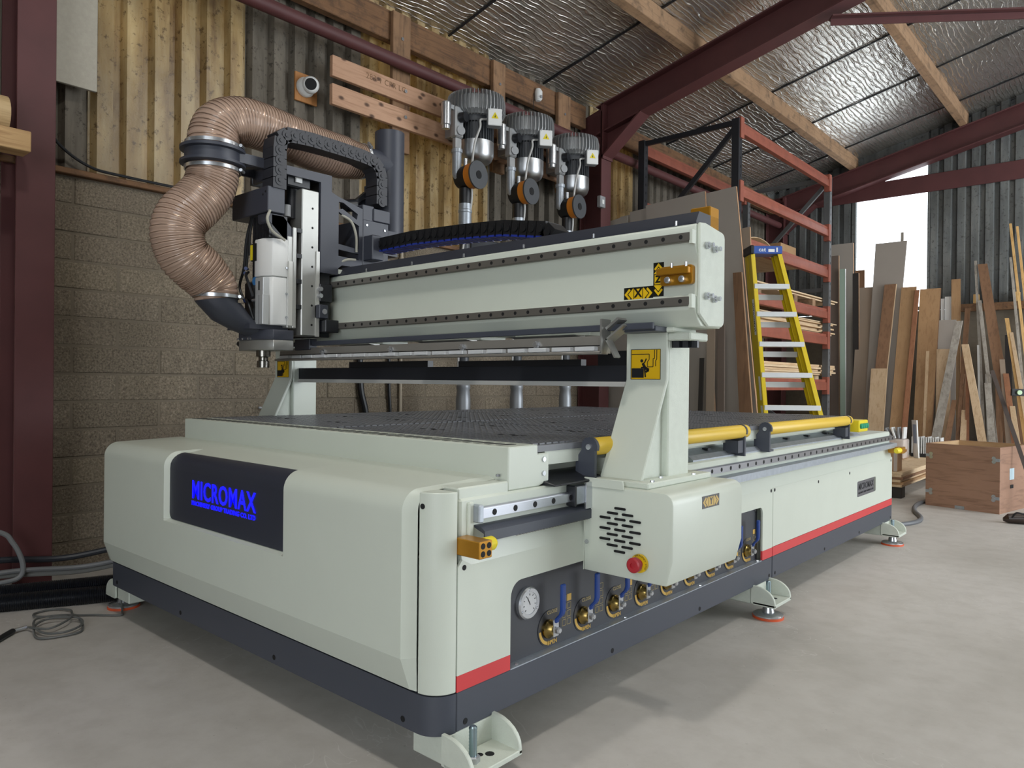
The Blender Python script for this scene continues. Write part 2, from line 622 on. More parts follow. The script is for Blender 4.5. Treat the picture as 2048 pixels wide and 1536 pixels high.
def gable_sheet(x0, x1, z0, z1=None):
    P = 0.147; pts = []
    raw = []
    k = math.floor(x0 / P)
    for i in range(k, k + int((x1 - x0) / P) + 3):
        b = i * P
        raw += [(b + 0.008, 0.0), (b + 0.086, 0.0), (b + 0.098, 0.04), (b + 0.136, 0.04)]
    raw = [(a, d) for a, d in raw if x0 <= a <= x1]
    pts = [(x0, raw[0][1])] + raw + [(x1, raw[-1][1])]
    mb = MB()
    bot = [(a, GY + d, z0) for a, d in pts]
    top = [(a, GY + d, z1 if z1 else roof_z(a, 0.19)) for a, d in pts]
    n = len(bot)
    vs = bot + top + [(p[0], p[1] + 0.006, p[2]) for p in bot] + [(p[0], p[1] + 0.006, p[2]) for p in top]
    fs = []
    for i in range(n - 1):
        fs += [(i, i + 1, n + i + 1, n + i), (2 * n + i + 1, 2 * n + i, 3 * n + i, 3 * n + i + 1)]
    mb.add(vs, fs)
    return mb.build('cladding_sheet', SHEET_D, gw, smooth=False, recalc=False)


gable_sheet(-3.05, -1.76, 1.95)
gable_sheet(-1.755, -0.905, 1.95, 2.0)
for a, b in ((-0.90, 0.10), (0.10, 1.1), (1.1, 2.1), (2.1, 3.1), (3.1, 6.6)):
    gable_sheet(a, b, 1.95)
MB().prism([(-1.76, roof_z(-1.76, -0.05)), (-0.90, roof_z(-0.90, -0.05)), (-0.90, roof_z(-0.90, 0.19)), (-1.76, roof_z(-1.76, 0.19))], 'y', GY, GY + 0.04).build('cladding_sheet', SHEET_D, gw, smooth=False)
# clear sheet in the gable: blown-out daylight
mw, nt, b = new_mat('clear_roof_light_sheet')
tr_ = nd(nt, 'ShaderNodeBsdfTransparent'); tl_ = nd(nt, 'ShaderNodeBsdfTranslucent')
tl_.inputs['Color'].default_value = (0.9, 0.92, 0.9, 1)
f_ = noise(nt, coords(nt), 7, 4)
ms_ = nd(nt, 'ShaderNodeMixShader')
rp_ = ramp(nt, f_, [(0.45, 0.1), (0.75, 0.35)])
nt.links.new(rp_, ms_.inputs[0]); nt.links.new(tr_.outputs[0], ms_.inputs[1]); nt.links.new(tl_.outputs[0], ms_.inputs[2])
nt.links.new(ms_.outputs[0], nt.nodes['Material Output'].inputs['Surface'])
win = MB().prism([(-1.76, 2.0), (-0.90, 2.0), (-0.90, roof_z(-0.90, -0.04)), (-1.76, roof_z(-1.76, -0.04))], 'y', GY + 0.045, GY + 0.05).build('window_1', mw, smooth=False)
tag(win, 'bright clear sheet window in the gable wall', 'window', kind='structure')
MB().box(-1.80, -1.755, GY + 0.0, GY + 0.06, 1.95, 3.75).build('window_frame', SHEET_D, win)
MB().box(-0.905, -0.87, GY + 0.0, GY + 0.06, 1.95, 3.95).build('window_frame', SHEET_D, win)

# --- walls that close the shed outside the picture, with the side door and an added rear fill opening
wr = MB().box(6.5, 6.7, -5.1, 3.3, 0, 4.0).box(6.5, 6.7, 8.7, 9.3, 0, 4.0).box(6.5, 6.7, 3.3, 8.7, 3.7, 4.0).build('wall_right', SHEET_D, smooth=False)
tag(wr, 'side wall with a wide open doorway', 'wall', kind='structure')
wb = MB().box(-3.1, 1.2, -5.1, -5.0, 0, 5.2).box(5.4, 6.7, -5.1, -5.0, 0, 5.2).box(1.2, 5.4, -5.1, -5.0, 3.6, 5.2).build('wall_back', SHEET_D, smooth=False)
tag(wb, 'rear wall with an opening added for fill light behind the viewer', 'wall', kind='structure')

# --- roof: outer sheets, foil strips, purlins
rz = lambda x: roof_z(x, 0.2)
ceil = MB().prism([(-3.15, rz(-3.15)), (1.85, rz(1.85)), (6.85, rz(6.85)), (6.85, rz(6.85) + 0.05), (1.85, rz(1.85) + 0.05), (-3.15, rz(-3.15) + 0.05)], 'y', -5.1, 9.3).build('ceiling', paint('dark_roof_sheet', '4a4742', 0.8), smooth=False)
tag(ceil, 'sloping roof lined with silver foil insulation', 'ceiling', kind='structure')
laps = [-5.0, -3.3, -2.1, -0.9, 0.31, 1.51, 2.71, 3.90, 5.02, 6.12, 7.28, 8.45, 9.1]
for a, b2 in zip(laps[:-1], laps[1:]):
    for side in (0, 1):
        nx, ny = 44, 7
        rows = []
        for j in range(ny + 1):
            row = []
            for i in range(nx + 1):
                x = -3.0 + 4.85 * i / nx
                sag = -0.012 * math.sin(math.pi * j / ny) + random.uniform(-0.004, 0.004)
                y = a + 0.004 + (b2 - a - 0.008) * j / ny
                row.append(((x if side == 0 else 3.7 - x), y, roof_z(x, 0.158) + sag))
            rows.append(row)
        MB().grid(rows).build('foil_strip', FOIL, ceil, recalc=False)
    MB().bar((-3.0, b2, roof_z(-3.0, 0.148)), (1.85, b2, roof_z(1.85, 0.148)), 0.016, 0.01, (0, 1, 0)).build('lap_strap', BLACKM, ceil, smooth=False)
for i, (px, lab) in enumerate(((-1.75, 'pale sawn roof purlin nearest the rack side wall'), (-0.5, 'pale sawn roof purlin at the upper right of the picture'), (0.75, 'third roof purlin up the slope, above the picture'), (1.75, 'ridge purlin, above the picture'))):
    z = roof_z(px)
    p = MB().prism([(px - 0.035, roof_z(px - 0.035)), (px + 0.04, roof_z(px + 0.04)), (px + 0.04, z + 0.16), (px - 0.035, z + 0.15)], 'y', -4.9, 9.0).build('roof_purlin', PURL, bevel=0.004)
    tag(p, lab, 'purlin', 'roof purlins')
ev = MB().box(-2.87, -2.805, -4.9, 4.40, 3.40, 3.61).box(-2.87, -2.805, 4.64, 8.95, 3.40, 3.61).build('eaves_beam', TIMB, bevel=0.005)
tag(ev, 'old brown eaves beam along the top of the side wall', 'beam')
for y0, y1, z0, lab in ((2.035, 2.195, 2.62, 'short vertical board on the eaves beam above the plank ends'), (3.07, 3.215, 2.7, 'short vertical board above the gap between two blowers'), (3.925, 4.105, 2.7, 'short vertical board beside the dark steel column')):
    p = MB().box(-2.803, -2.765, y0, y1, z0, 3.60).build('wall_post', TIMBZ, bevel=0.004)
    MB().cyl((-2.766, (y0 + y1) / 2, 3.42), (-2.756, (y0 + y1) / 2, 3.42), 0.012, seg=8).build('screw', STEEL, p)
    tag(p, lab, 'board', 'vertical boards under the eaves')
for z0, lab, yr in ((2.962, 'upper pine plank with stencilled writing, carrying the blowers', 4.30), (2.779, 'lower knotty pine plank carrying the blowers', 4.30)):
    p = MB().box(-2.763, -2.73, 1.51, yr, z0, z0 + 0.135).build('wall_plank', PLANK, bevel=0.003)
    for yy in (2.12, 3.14):
        MB().cyl((-2.731, yy, z0 + 0.08), (-2.722, yy, z0 + 0.08), 0.013, seg=8).build('screw', STEEL, p)
    tag(p, lab, 'plank', 'planks behind the blowers')
    if z0 > 2.9:
        text_on('stencil', '287-1 CPR LC', 0.055, paint('brown_ink', '7a5a3e', 0.7), (-2.7293, 1.95, z0 + 0.085), (0, 1, 0), (0, 0, 1), p, 0.0003)


# --- steel portal frames
def isec_z(x0, x1, yc, fw, t, z0, z1):
    h = fw / 2
    pr = [(x0, yc - h), (x0 + t, yc - h), (x0 + t, yc - t / 2), (x1 - t, yc - t / 2), (x1 - t, yc - h), (x1, yc - h),
          (x1, yc + h), (x1 - t, yc + h), (x1 - t, yc + t / 2), (x0 + t, yc + t / 2), (x0 + t, yc + h), (x0, yc + h)]
    return MB().prism(pr, 'z', z0, z1)


def portal(yc, label, mirror=True):
    f = empty('portal_frame', (-2.8, yc, 0), label, 'steel frame')
    isec_z(-2.902, -2.65, yc, 0.16, 0.014, 0, 3.55).build('column', DRED, f, bevel=0.002)
    rows = []
    h, t = 0.08, 0.014
    pr = [(-h, -t), (-h, 0), (h, 0), (h, -t), (t / 2, -t), (t / 2, -0.27 + t), (h, -0.27 + t), (h, -0.27), (-h, -0.27), (-h, -0.27 + t), (-t / 2, -0.27 + t), (-t / 2, -t)]
    mb = MB(); vs = []
    for x in (-2.72, 1.85):
        vs += [(x, yc + a, roof_z(x) + b) for a, b in pr]
    n = len(pr)
    mb.add(vs, [tuple(range(n - 1, -1, -1)), tuple(range(n, 2 * n))] + [(i, (i + 1) % n, n + (i + 1) % n, n + i) for i in range(n)])
    mb.build('rafter', DRED, f, bevel=0.002)
    mb = MB(); vs = []
    for x in (6.42, 1.85):
        vs += [(x, yc + a, roof_z(x) + b) for a, b in pr]
    mb.add(vs, [tuple(range(n - 1, -1, -1)), tuple(range(n, 2 * n))] + [(i, (i + 1) % n, n + (i + 1) % n, n + i) for i in range(n)])
    mb.build('rafter', DRED, f, bevel=0.002)
    # column head plate and haunch
    MB().prism([(-2.902, 3.30), (-2.64, 3.30), (-2.64, 3.62), (-2.72, 3.60), (-2.902, 3.55)], 'y', yc - 0.006, yc + 0.006).box(-2.665, -2.635, yc - 0.08, yc + 0.08, 3.1, 3.62).build('head_plate', DRED, f)
    MB().prism([(-2.65, 3.13), (-2.24, 3.46), (-2.24, 3.47), (-2.65, 3.40)], 'y', yc - 0.006, yc + 0.006).bar((-2.655, yc, 3.12), (-2.235, yc, 3.455), 0.16, 0.014, (0, 1, 0)).build('haunch', DRED, f)
    return f


portal(-0.17, 'dark red steel column at the left edge of the picture')
f1 = portal(4.52, 'dark red steel column and rafter behind the blowers')
f2 = portal(8.96, 'dark red steel rafter along the gable wall')
MB().bar((-0.60, 4.478, 3.775), (0.62, 5.36, 3.775), 0.012, 0.09, (0, 0, 1)).bar((-0.60, 4.478, 3.74), (0.62, 5.36, 3.74), 0.05, 0.01, (0, 0, 1)).build('tie_bar', DRED, f1)
gr = MB().box(-2.9, 6.4, 9.042, 9.058, 3.425, 3.645).build('gable_rail', DRED, bevel=0.004)
tag(gr, 'broad dark red rail across the gable above the window', 'rail')
for y0, y1, lab in ((-0.08, 4.43, 'dark red brace tube along the side wall above the planks'), (4.61, 8.86, 'dark red brace tube behind the pallet rack')):
    p = MB().cyl((-2.705, y0, 3.215), (-2.705, y1, 3.215), 0.043, seg=18).build('brace_tube', DRED)
    tag(p, lab, 'steel tube', 'wall brace tubes')

# --- working lights hung under the roof, above the picture
LAMP = emit('led_diffuser', 'fff6e8', 9.0)


def high_bay(x, y, z, power, label):
    r = empty('high_bay_lamp', (x, y, z), label, 'lamp', 'high bay lamps above the picture')
    MB().rings([((x, y, z), 0.20), ((x, y, z + 0.05), 0.20), ((x, y, z + 0.06), 0.12), ((x, y, z + 0.14), 0.09)], 28).build('housing', WHITEP, r)
    MB().cyl((x, y, z - 0.004), (x, y, z - 0.001), 0.17, seg=28).build('diffuser', LAMP, r)
    MB().cyl((x, y, z + 0.14), (x, y, roof_z(x, 0.15)), 0.006, seg=6).build('hanger', STEEL, r)
    l = area_light('high_bay_light', (x, y, z - 0.01), (0, 0, 0), 0.32, 0.32, power, (1.0, 0.97, 0.92))
    l.data.shape = 'DISK'
    return r


high_bay(0.35, -0.85, 3.95, 40, 'white high bay lamp hung in front of the machine')
high_bay(1.3, 2.6, 4.2, 34, 'white high bay lamp hung right of the machine')
high_bay(1.3, 6.4, 4.2, 22, 'white high bay lamp hung towards the gable')

# ================================================================== the CNC router
cnc = empty('cnc_router', (-1.0, 2.0, 0), 'large cream and slate cnc router with blue lit sign and overhead gantry', 'cnc machine')
XL, XR, RC = -2.03, 0.0, 0.067
YE = 3.92


def hole(mb_parent, p, n, r, name='bolt_hole'):
    p, n = Vector(p), Vector(n).normalized()
    MB().cyl(p - n * 0.002, p + n * 0.0008, r, seg=12).build(name, SLOT, mb_parent)


def bolt(parent, p, n, r=0.007, h=0.005, name='bolt', mat=None):
    p, n = Vector(p), Vector(n).normalized()
    MB().cyl(p, p + n * h, r, r * 0.9, seg=8).build(name, mat or STEEL, parent)


# --- inner body of the base
MB().box(XL + 0.05, -0.045, 0.0, YE - 0.02, 0.15, 0.535).build('base_body', CREAM, cnc)
MB().box(-1.93, -0.10, 0.34, 3.16, 0.535, 0.79).build('bed_body', CREAM, cnc, bevel=0.004)
MB().box(-0.30, -0.012, 0.02, YE - 0.02, 0.535, 0.70).build('side_beam', CREAM, cnc, bevel=0.006)
MB().box(-1.98, -1.75, 0.02, YE - 0.02, 0.535, 0.70).build('side_beam', CREAM, cnc, bevel=0.006)

# --- dark plinth
def plinth_path(off=0.0):
    r = RC - off
    pts = [(XR - off, 0.0)]
    pts += arc(XR - RC, 0.0, r, 0, -90, 8)
    pts += arc(XL + RC, 0.0, r, -90, -180, 8)
    return pts


outer, inner = plinth_path(), plinth_path(0.012)
pf = MB().prism(outer + inner[::-1], 'z', 0.13, 0.2265).build('front_plinth', DARK, cnc)
for p, n in (((-1.35, -RC, 0.15), (0, -1, 0)), ((-0.72, -RC, 0.15), (0, -1, 0)), ((-0.12, -RC, 0.15), (0, -1, 0)), ((-1.93, -RC, 0.15), (0, -1, 0))):
    hole(pf, p, n, 0.008)
for y0, y1 in ((0.003, 1.962), (1.968, YE)):
    pl = MB().box(-0.012, 0.0, y0, y1, 0.13, 0.2265).build('side_plinth', DARK, cnc, bevel=0.002)
    for yy in (y0 + 0.03, (y0 * 0.65 + y1 * 0.35), (y0 * 0.35 + y1 * 0.65), y1 - 0.03):
        hole(pl, (0, yy, 0.148), (1, 0, 0), 0.008)
MB().box(XL, XL + 0.012, 0.003, YE, 0.13, 0.5).build('side_plinth', DARK, cnc)

# --- side panels with the valve bay cut out, red stripe below
z0, z1 = 0.268, 0.535
near = [(0.003, z0), (0.2, z0), (0.2, 0.418)] + arc(0.243, 0.418, 0.043, 180, 90, 6) + [(1.826, 0.461)] + arc(1.826, 0.431, 0.03, 90, 0, 5) + [(1.856, z0), (1.962, z0), (1.962, z1), (0.05, z1), (0.018, 0.552), (0.003, 0.535)]
sp = MB().prism(near, 'x', -0.008, 0.0).build('side_panel', CREAM, cnc)
hole(sp, (0, 0.024, 0.532), (1, 0, 0), 0.007)
hole(sp, (0, 1.945, 0.522), (1, 0, 0), 0.008)
sp2 = MB().box(-0.008, 0.0, 1.968, YE, z0, z1).build('side_panel', CREAM, cnc, bevel=0.002)
for yy, zz in ((1.985, 0.522), (2.55, 0.505), (3.05, 0.505), (3.89, 0.515)):
    hole(sp2, (0, yy, zz), (1, 0, 0), 0.008)
for y0, y1 in ((0.003, 0.2), (1.856, 1.962), (1.968, YE)):
    MB().box(-0.008, 0.0, y0, y1, 0.2275, 0.2675).build('red_stripe', RED, cnc)
# sloping shoulder between panel and rail beam
MB().prism([(-0.008, 0.534), (0.0, 0.534), (-0.012, 0.585), (-0.03, 0.585)], 'y', 0.02, YE - 0.02).build('shoulder', CREAM, cnc)

# name plate set into the far panel
npl = MB().prism(rrect(3.19, 3.55, 0.355, 0.443, 0.012), 'x', -0.004, 0.0012).build('name_plate', metal('plate_silver', '9598a0', 0.35, (2, 40, 40)), cnc)
MB().prism(rrect(3.515, 3.55, 0.357, 0.441, 0.008), 'x', 0.0012, 0.0016).build('plate_recess_edge', paint('dark_olive', '5d6257', 0.5), npl)
INK = paint('black_ink', '101118', 0.5, var=0.0)
text_on('plate_lettering', 'MICROMAX', 0.05, INK, (0.0018, 3.355, 0.409), (0, 1, 0), (0, 0, 1), npl, 0.0003, 0.0009, width=0.29)
text_on('plate_lettering', 'MACHINERY GROUP TRADING CO. LTD', 0.014, INK, (0.0018, 3.355, 0.375), (0, 1, 0), (0, 0, 1), npl, 0.0003, 0.0002, width=0.29)

# --- valve bay
MB().box(-0.034, -0.028, 0.195, 1.862, 0.225, 0.47).build('valve_panel', DARK2 if False else paint('slate_valve_panel', '393b41', 0.45, var=0.03), cnc)
lg = MB().box(-0.034, -0.001, 0.203, 1.853, 0.2225, 0.2285).build('bay_ledge', GALV, cnc)
for yy in (0.24, 0.78, 1.3, 1.83):
    bolt(lg, (-0.012, yy, 0.2285), (0, 0, 1), 0.006, 0.003)
for yy, zz in ((0.215, 0.43), (0.21, 0.28), (1.842, 0.445), (1.842, 0.33)):
    bolt(cnc, (-0.028, yy, zz), (1, 0, 0), 0.006, 0.003, 'panel_screw')
gz = paint('gauge_face', 'c9cacb', 0.35)
gg = empty('vacuum_gauge', (-0.028, 0.298, 0.38)); gg.parent = cnc; gg.location = Vector((-0.028, 0.298, 0.38)) - WL[cnc]
MB().rings([((-0.028, 0.298, 0.38), 0.045), ((-0.018, 0.298, 0.38), 0.045), ((-0.014, 0.298, 0.38), 0.041), ((-0.014, 0.298, 0.38), 0.031), ((-0.018, 0.298, 0.38), 0.030)], 28).build('bezel', STEEL, gg)
MB().cyl((-0.020, 0.298, 0.38), (-0.0165, 0.298, 0.38), 0.0305, seg=28).build('dial', gz, gg)
MB().bar((-0.0155, 0.300, 0.376), (-0.0155, 0.288, 0.398), 0.002, 0.0008, (0, 1, 0)).build('needle', INK, gg)
for k in range(9):
    a = R(225 - k * 33.75)
    MB().bar((-0.0158, 0.298 + 0.022 * math.cos(a), 0.38 + 0.022 * math.sin(a)), (-0.0158, 0.298 + 0.027 * math.cos(a), 0.38 + 0.027 * math.sin(a)), 0.0018, 0.0006, (0, 1, 0)).build('tick', INK, gg)
for k in range(3):
    a = R(90 + 120 * k)
    bolt(gg, (-0.014, 0.298 + 0.036 * math.cos(a), 0.38 + 0.036 * math.sin(a)), (1, 0, 0), 0.004, 0.002, 'gauge_screw')

OCHRE = paint('ochre_print', 'c9a24a', 0.5)
OCHRE2 = paint('pale_ochre_outline', '9a8a5c', 0.5)


def make_valve(yc, filled, handle_up):
    """ball valve with its round plate, print, lever; one part of the machine"""
    zc = 0.285
    x = -0.028
    v = MB().cyl((x, yc, zc), (x + 0.002, yc, zc), 0.052, seg=28).build('valve_plate', paint('valve_plate_dark', '2b2c30', 0.4), cnc)
    # ochre arrow ring on the left half
    ro, ri = 0.048, 0.039
    pts = [(yc + ro * math.cos(R(a)), zc + ro * math.sin(R(a))) for a in range(185, 276, 9)] + [(yc + ri * math.cos(R(a)), zc + ri * math.sin(R(a))) for a in range(275, 184, -9)]
    MB().prism(pts, 'x', x + 0.002, x + 0.0026).build('arrow_ring', OCHRE, v)
    MB().rings([((x + 0.002, yc - 0.008, zc), 0.027), ((x + 0.010, yc - 0.008, zc), 0.027), ((x + 0.014, yc - 0.008, zc), 0.02), ((x + 0.026, yc - 0.004, zc), 0.017)], 18, axis=(1, 0, 0)).build('valve_body', BRASS, v)
    MB().box(x + 0.022, x + 0.028, yc - 0.012, yc + 0.012, zc - 0.02, zc + 0.03).build('lever_root', STEEL, v, bevel=0.002)
    MB().rings([((x + 0.028, yc, zc), 0.011), ((x + 0.038, yc, zc), 0.011), ((x + 0.042, yc, zc), 0.007)], 6).build('nut', STEEL, v)
    if handle_up:
        pth = [(x + 0.027, yc, zc + 0.02), (x + 0.03, yc, zc + 0.032), (x + 0.046, yc, zc + 0.048), (x + 0.05, yc, zc + 0.06), (x + 0.05, yc, zc + 0.135)]
    else:
        pth = [(x + 0.027, yc, zc + 0.02), (x + 0.03, yc + 0.01, zc + 0.032), (x + 0.046, yc + 0.03, zc + 0.045), (x + 0.05, yc + 0.04, zc + 0.052), (x + 0.05, yc + 0.11, zc + 0.095)]
    mb = MB()
    rows = []
    for i, p in enumerate(pth):
        w = 0.0095 if i > 1 else 0.0075
        t = 0.0055
        if handle_up: rows.append([(p[0] - t, p[1] - w, p[2]), (p[0] + t, p[1] - w, p[2]), (p[0] + t, p[1] + w, p[2]), (p[0] - t, p[1] + w, p[2])])
        else: rows.append([(p[0] - t, p[1] - w * 0.5, p[2] + w), (p[0] + t, p[1] - w * 0.5, p[2] + w), (p[0] + t, p[1] + w * 0.5, p[2] - w), (p[0] - t, p[1] + w * 0.5, p[2] - w)])
    mb.grid(rows, closed=True)
    n = len(mb.v)
    mb.f += [(0, 1, 2, 3), (n - 1, n - 2, n - 3, n - 4)]
    mb.build('lever', BLUE, v, bevel=0.003)
    text_on('open_print', 'OPEN', 0.017, OCHRE, (x + 0.0024, yc + 0.012, zc - 0.044), (0, 1, 0), (0, 0, 1), v, 0.0002, 0.0004)
    text_on('close_print', 'CLOSE', 0.015, OCHRE2, (x + 0.0024, yc + 0.012, zc + 0.044), (0, 1, 0), (0, 0, 1), v, 0.0002, 0.0003)
    # 2 x 4 zone map
    zm = MB()
    for i in range(2):
        for j in range(4):
            a0, b0 = yc + 0.062 + i * 0.0235, zc - 0.012 + j * 0.0235
            if (i, j) == filled: continue
            for (p, q, r2, s2) in ((a0, a0 + 0.019, b0, b0 + 0.0016), (a0, a0 + 0.019, b0 + 0.0174, b0 + 0.019), (a0, a0 + 0.0016, b0, b0 + 0.019), (a0 + 0.0174, a0 + 0.019, b0, b0 + 0.019)):
                zm.box(x, x + 0.0006, p, q, r2, s2)
    zm.build('zone_map', OCHRE2, v)
    a0, b0 = yc + 0.062 + filled[0] * 0.0235, zc - 0.012 + filled[1] * 0.0235
    MB().box(x, x + 0.0008, a0, a0 + 0.02, b0, b0 + 0.02).build('zone_mark', OCHRE, v)


for i in range(9):
    make_valve(0.40 + 0.1695 * i, [(1, 3), (0, 3), (1, 2), (0, 2), (1, 1), (0, 1), (1, 0), (0, 0), (0, 3)][i], True)

# --- front cover with the lit sign
prof = [(-0.070, 0.232), (-0.100, 0.315), (-0.100, 0.478), (-0.100, 0.486), (-0.100, 0.55), (-0.100, 0.655)] + [(-0.045 + 0.055 * math.cos(R(a)), 0.672 + 0.055 * math.sin(R(a))) for a in range(180, 89, -9)] + [(0.02, 0.729), (0.215, 0.735)]
inn = [(-0.066, 0.232), (-0.068, 0.315), (-0.068, 0.478), (-0.068, 0.486), (-0.068, 0.55), (-0.068, 0.655)] + [(-0.03 + 0.038 * math.cos(R(a)), 0.672 + 0.048 * math.sin(R(a))) for a in range(180, 89, -9)] + [(0.02, 0.722), (0.215, 0.728)]
rec = [(a + (0.021 if b > 0.482 else 0), b - (0.010 if b > 0.71 and a < 0.0 else 0)) for a, b in prof]


def station(x, p): return [(x, a, b) for a, b in p]


SX0, SX1 = -1.408, -0.634
rows = [station(XL + 0.015, inn), station(XL + 0.045, prof), station(SX0 - 0.012, prof), station(SX0, rec), station(SX1, rec), station(SX1 + 0.012, prof), station(-0.093, prof), station(-0.070, inn)]
fc = MB().grid(rows).build('front_cover', CREAM, cnc, ang=12)
sign_out = [(SX0 + 0.004, 0.714), (SX0 + 0.004, 0.506)] + arc(SX0 + 0.026, 0.508, 0.022, 180, 270, 5) + [(SX1 - 0.012, 0.486), (SX1 - 0.004, 0.494), (SX1 - 0.004, 0.714)]
MB().prism([p for p in sign_out if p[1] < 0.665] [:0] + [(a, min(b, 0.668)) for a, b in sign_out], 'y', -0.085, -0.080).build('sign_panel', DARK2, fc, bevel=0.0015)
# curved top of the sign glass
rows = [[(SX0 + 0.004, -0.085, 0.667), (SX1 - 0.004, -0.085, 0.667)]]
for a in (165, 150, 135, 120, 105, 92):
    rows.append([(SX0 + 0.004, -0.030 + 0.055 * math.cos(R(a)), 0.672 + 0.05 * math.sin(R(a))), (SX1 - 0.004, -0.030 + 0.055 * math.cos(R(a)), 0.672 + 0.05 * math.sin(R(a)))])
MB().grid(rows).build('sign_top', DARK2, fc)
text_on('sign_lettering', 'MICROMAX', 0.088, LEDB, (-1.016, -0.0864, 0.607), (1, 0, 0), (0, 0, 1), fc, 0.0006, 0.0013, width=0.425)
text_on('sign_lettering', 'MACHINERY GROUP TRADING CO. LTD', 0.021, LEDB, (-1.016, -0.0864, 0.563), (1, 0, 0), (0, 0, 1), fc, 0.0006, 0.0004, width=0.425)
# rounded corner posts
for sx, a0, a1 in ((XR - RC, 0, -90), (XL + RC, -90, -180)):
    o1 = arc(sx, 0.0, RC, a0, a1, 10); i1 = arc(sx, 0.0, RC - 0.01, a1, a0, 10)
    cp = MB().prism([(sx, 0.0)] + o1, 'z', 0.229, 0.722).build('corner_post', CREAM, cnc, bevel=0.002)
    if sx > -1: hole(cp, (XR - RC + RC * math.cos(R(-80)), RC * math.sin(R(-80)), 0.688), (0.17, -0.98, 0), 0.007)
MB().box(-0.28, -0.02, 0.02, 0.21, 0.6, 0.727).build('corner_block', CREAM, cnc, bevel=0.004)

# --- bed box with its row of slots
bb = MB().prism([(0.21, 0.700), (0.34, 0.700), (0.385, 0.712), (0.385, 0.792), (0.335, 0.792), (0.335, 0.818), (0.21, 0.818)], 'x', -1.935, -0.022).build('bed_front_box', CREAM, cnc, bevel=0.003)
sl = MB().prism([(-0.014, -0.030), (0.005, -0.030), (0.014, 0.026), (-0.005, 0.026)], 'z', -0.002, 0.0006)
sl.v = [v + Vector((-0.08, 0.266, 0.8182)) for v in sl.v]
s0 = sl.build('vent_slot', SLOT, bb)
for k in range(1, 43):
    link('vent_slot', s0.data, None, WL[s0] + Vector((-0.0435 * k, 0, 0)), bb)
bolt(bb, (-0.022, 0.36, 0.775), (1, 0, 0), 0.008, 0.004); bolt(bb, (-0.022, 0.36, 0.735), (1, 0, 0), 0.008, 0.004)
bolt(cnc, (-0.05, 0.2, 0.738), (0, 0, 1), 0.007, 0.006, 'lid_screw')

# --- vacuum table: eight panels of raised squares
TABM = paint('phenolic_table', '66686c', 0.36, var=0.08, scale=20)


def table_panel(x0, x1, y0, y1):
    mb = MB().box(x0, x1, y0, y1, 0.795, 0.8135)
    P = 0.0315; g = 0.008
    nx, ny = int((x1 - x0 - 0.012) / P), int((y1 - y0 - 0.012) / P)
    ox, oy = x0 + ((x1 - x0) - nx * P + g) / 2, y0 + ((y1 - y0) - ny * P + g) / 2
    for i in range(nx):
        for j in range(ny):
            a, b = ox + i * P, oy + j * P
            a1, b1 = a + P - g, b + P - g
            mb.add([(a, b, 0.8135), (a1, b, 0.8135), (a1, b1, 0.8135), (a, b1, 0.8135), (a, b, 0.818), (a1, b, 0.818), (a1, b1, 0.818), (a, b1, 0.818)],
                   [(4, 5, 6, 7), (0, 1, 5, 4), (1, 2, 6, 5), (2, 3, 7, 6), (3, 0, 4, 7)])
    t = mb.build('vacuum_table_panel', TABM, cnc, smooth=False, recalc=False, weld=False)
    for fx in (0.3, 0.7):
        for fy in (0.3, 0.75):
            cx, cy = x0 + (x1 - x0) * fx, y0 + (y1 - y0) * fy
            pm = MB()
            for dx, dy in ((-0.03, 0), (0, 0.02), (0.03, 0), (0.055, 0.015)):
                pm.cyl((cx + dx, cy + dy, 0.8178), (cx + dx, cy + dy, 0.8187), 0.011, seg=8)
            pm.build('vacuum_port', SLOT, t)


for i in range(2):
    for j in range(4):
        table_panel(-1.985 + 0.978 * i, -1.985 + 0.978 * (i + 1) - 0.004, 0.336 + 0.71 * j, 0.336 + 0.71 * (j + 1) - 0.004)
MB().box(-1.98, -0.04, 0.388, 3.17, 0.755, 0.795).build('table_frame', CREAM, cnc)

# --- side rails (near side in view), their covers and stops
for xo, sg in ((0.0, 1), (-2.03, -1)):
    xr = -0.012 if sg > 0 else -1.98
    rl = MB().prism([(xr, 0.646), (xr + sg * 0.010, 0.646), (xr + sg * 0.014, 0.652), (xr + sg * 0.014, 0.656), (xr + sg * 0.024, 0.648), (xr + sg * 0.024, 0.672), (xr + sg * 0.014, 0.664), (xr + sg * 0.014, 0.668), (xr + sg * 0.010, 0.674), (xr, 0.674)], 'y', 0.075, YE).build('linear_rail', RAILB, cnc)
    if sg > 0:
        h0 = MB().cyl((xr + 0.022, 0.12, 0.66), (xr + 0.0246, 0.12, 0.66), 0.0085, seg=10).build('rail_hole', SLOT, rl)
        for k in range(1, 47):
            link('rail_hole', h0.data, None, WL[h0] + Vector((0, 0.0815 * k, 0)), rl)
MB().box(-0.014, 0.016, 0.06, 0.078, 0.638, 0.683).build('rail_end_clamp', GALV, cnc, bevel=0.003)
MB().box(-0.03, -0.004, 0.045, 0.062, 0.575, 0.69).build('beam_end_plate', CREAM, cnc, bevel=0.003)
rc = MB().prism([(-0.012, 0.630), (0.012, 0.628), (0.026, 0.618), (0.026, 0.592), (0.022, 0.592), (0.022, 0.612), (-0.012, 0.624)], 'y', 0.07, 1.2).build('rack_cover', DARK, cnc)
MB().prism([(-0.012, 0.630), (0.030, 0.628), (0.030, 0.60), (0.026, 0.60), (0.026, 0.622), (-0.012, 0.624)], 'y', 1.2, YE - 0.01).build('rack_cover', GALV, cnc)
mb = MB()
for k in range(34): mb.box(-0.01, 0.02, 0.20 + k * 0.0126, 0.2065 + k * 0.0126, 0.588, 0.598)
mb.box(-0.012, 0.018, 0.19, 1.15, 0.594, 0.606).build('gear_rack', RAILM, cnc)
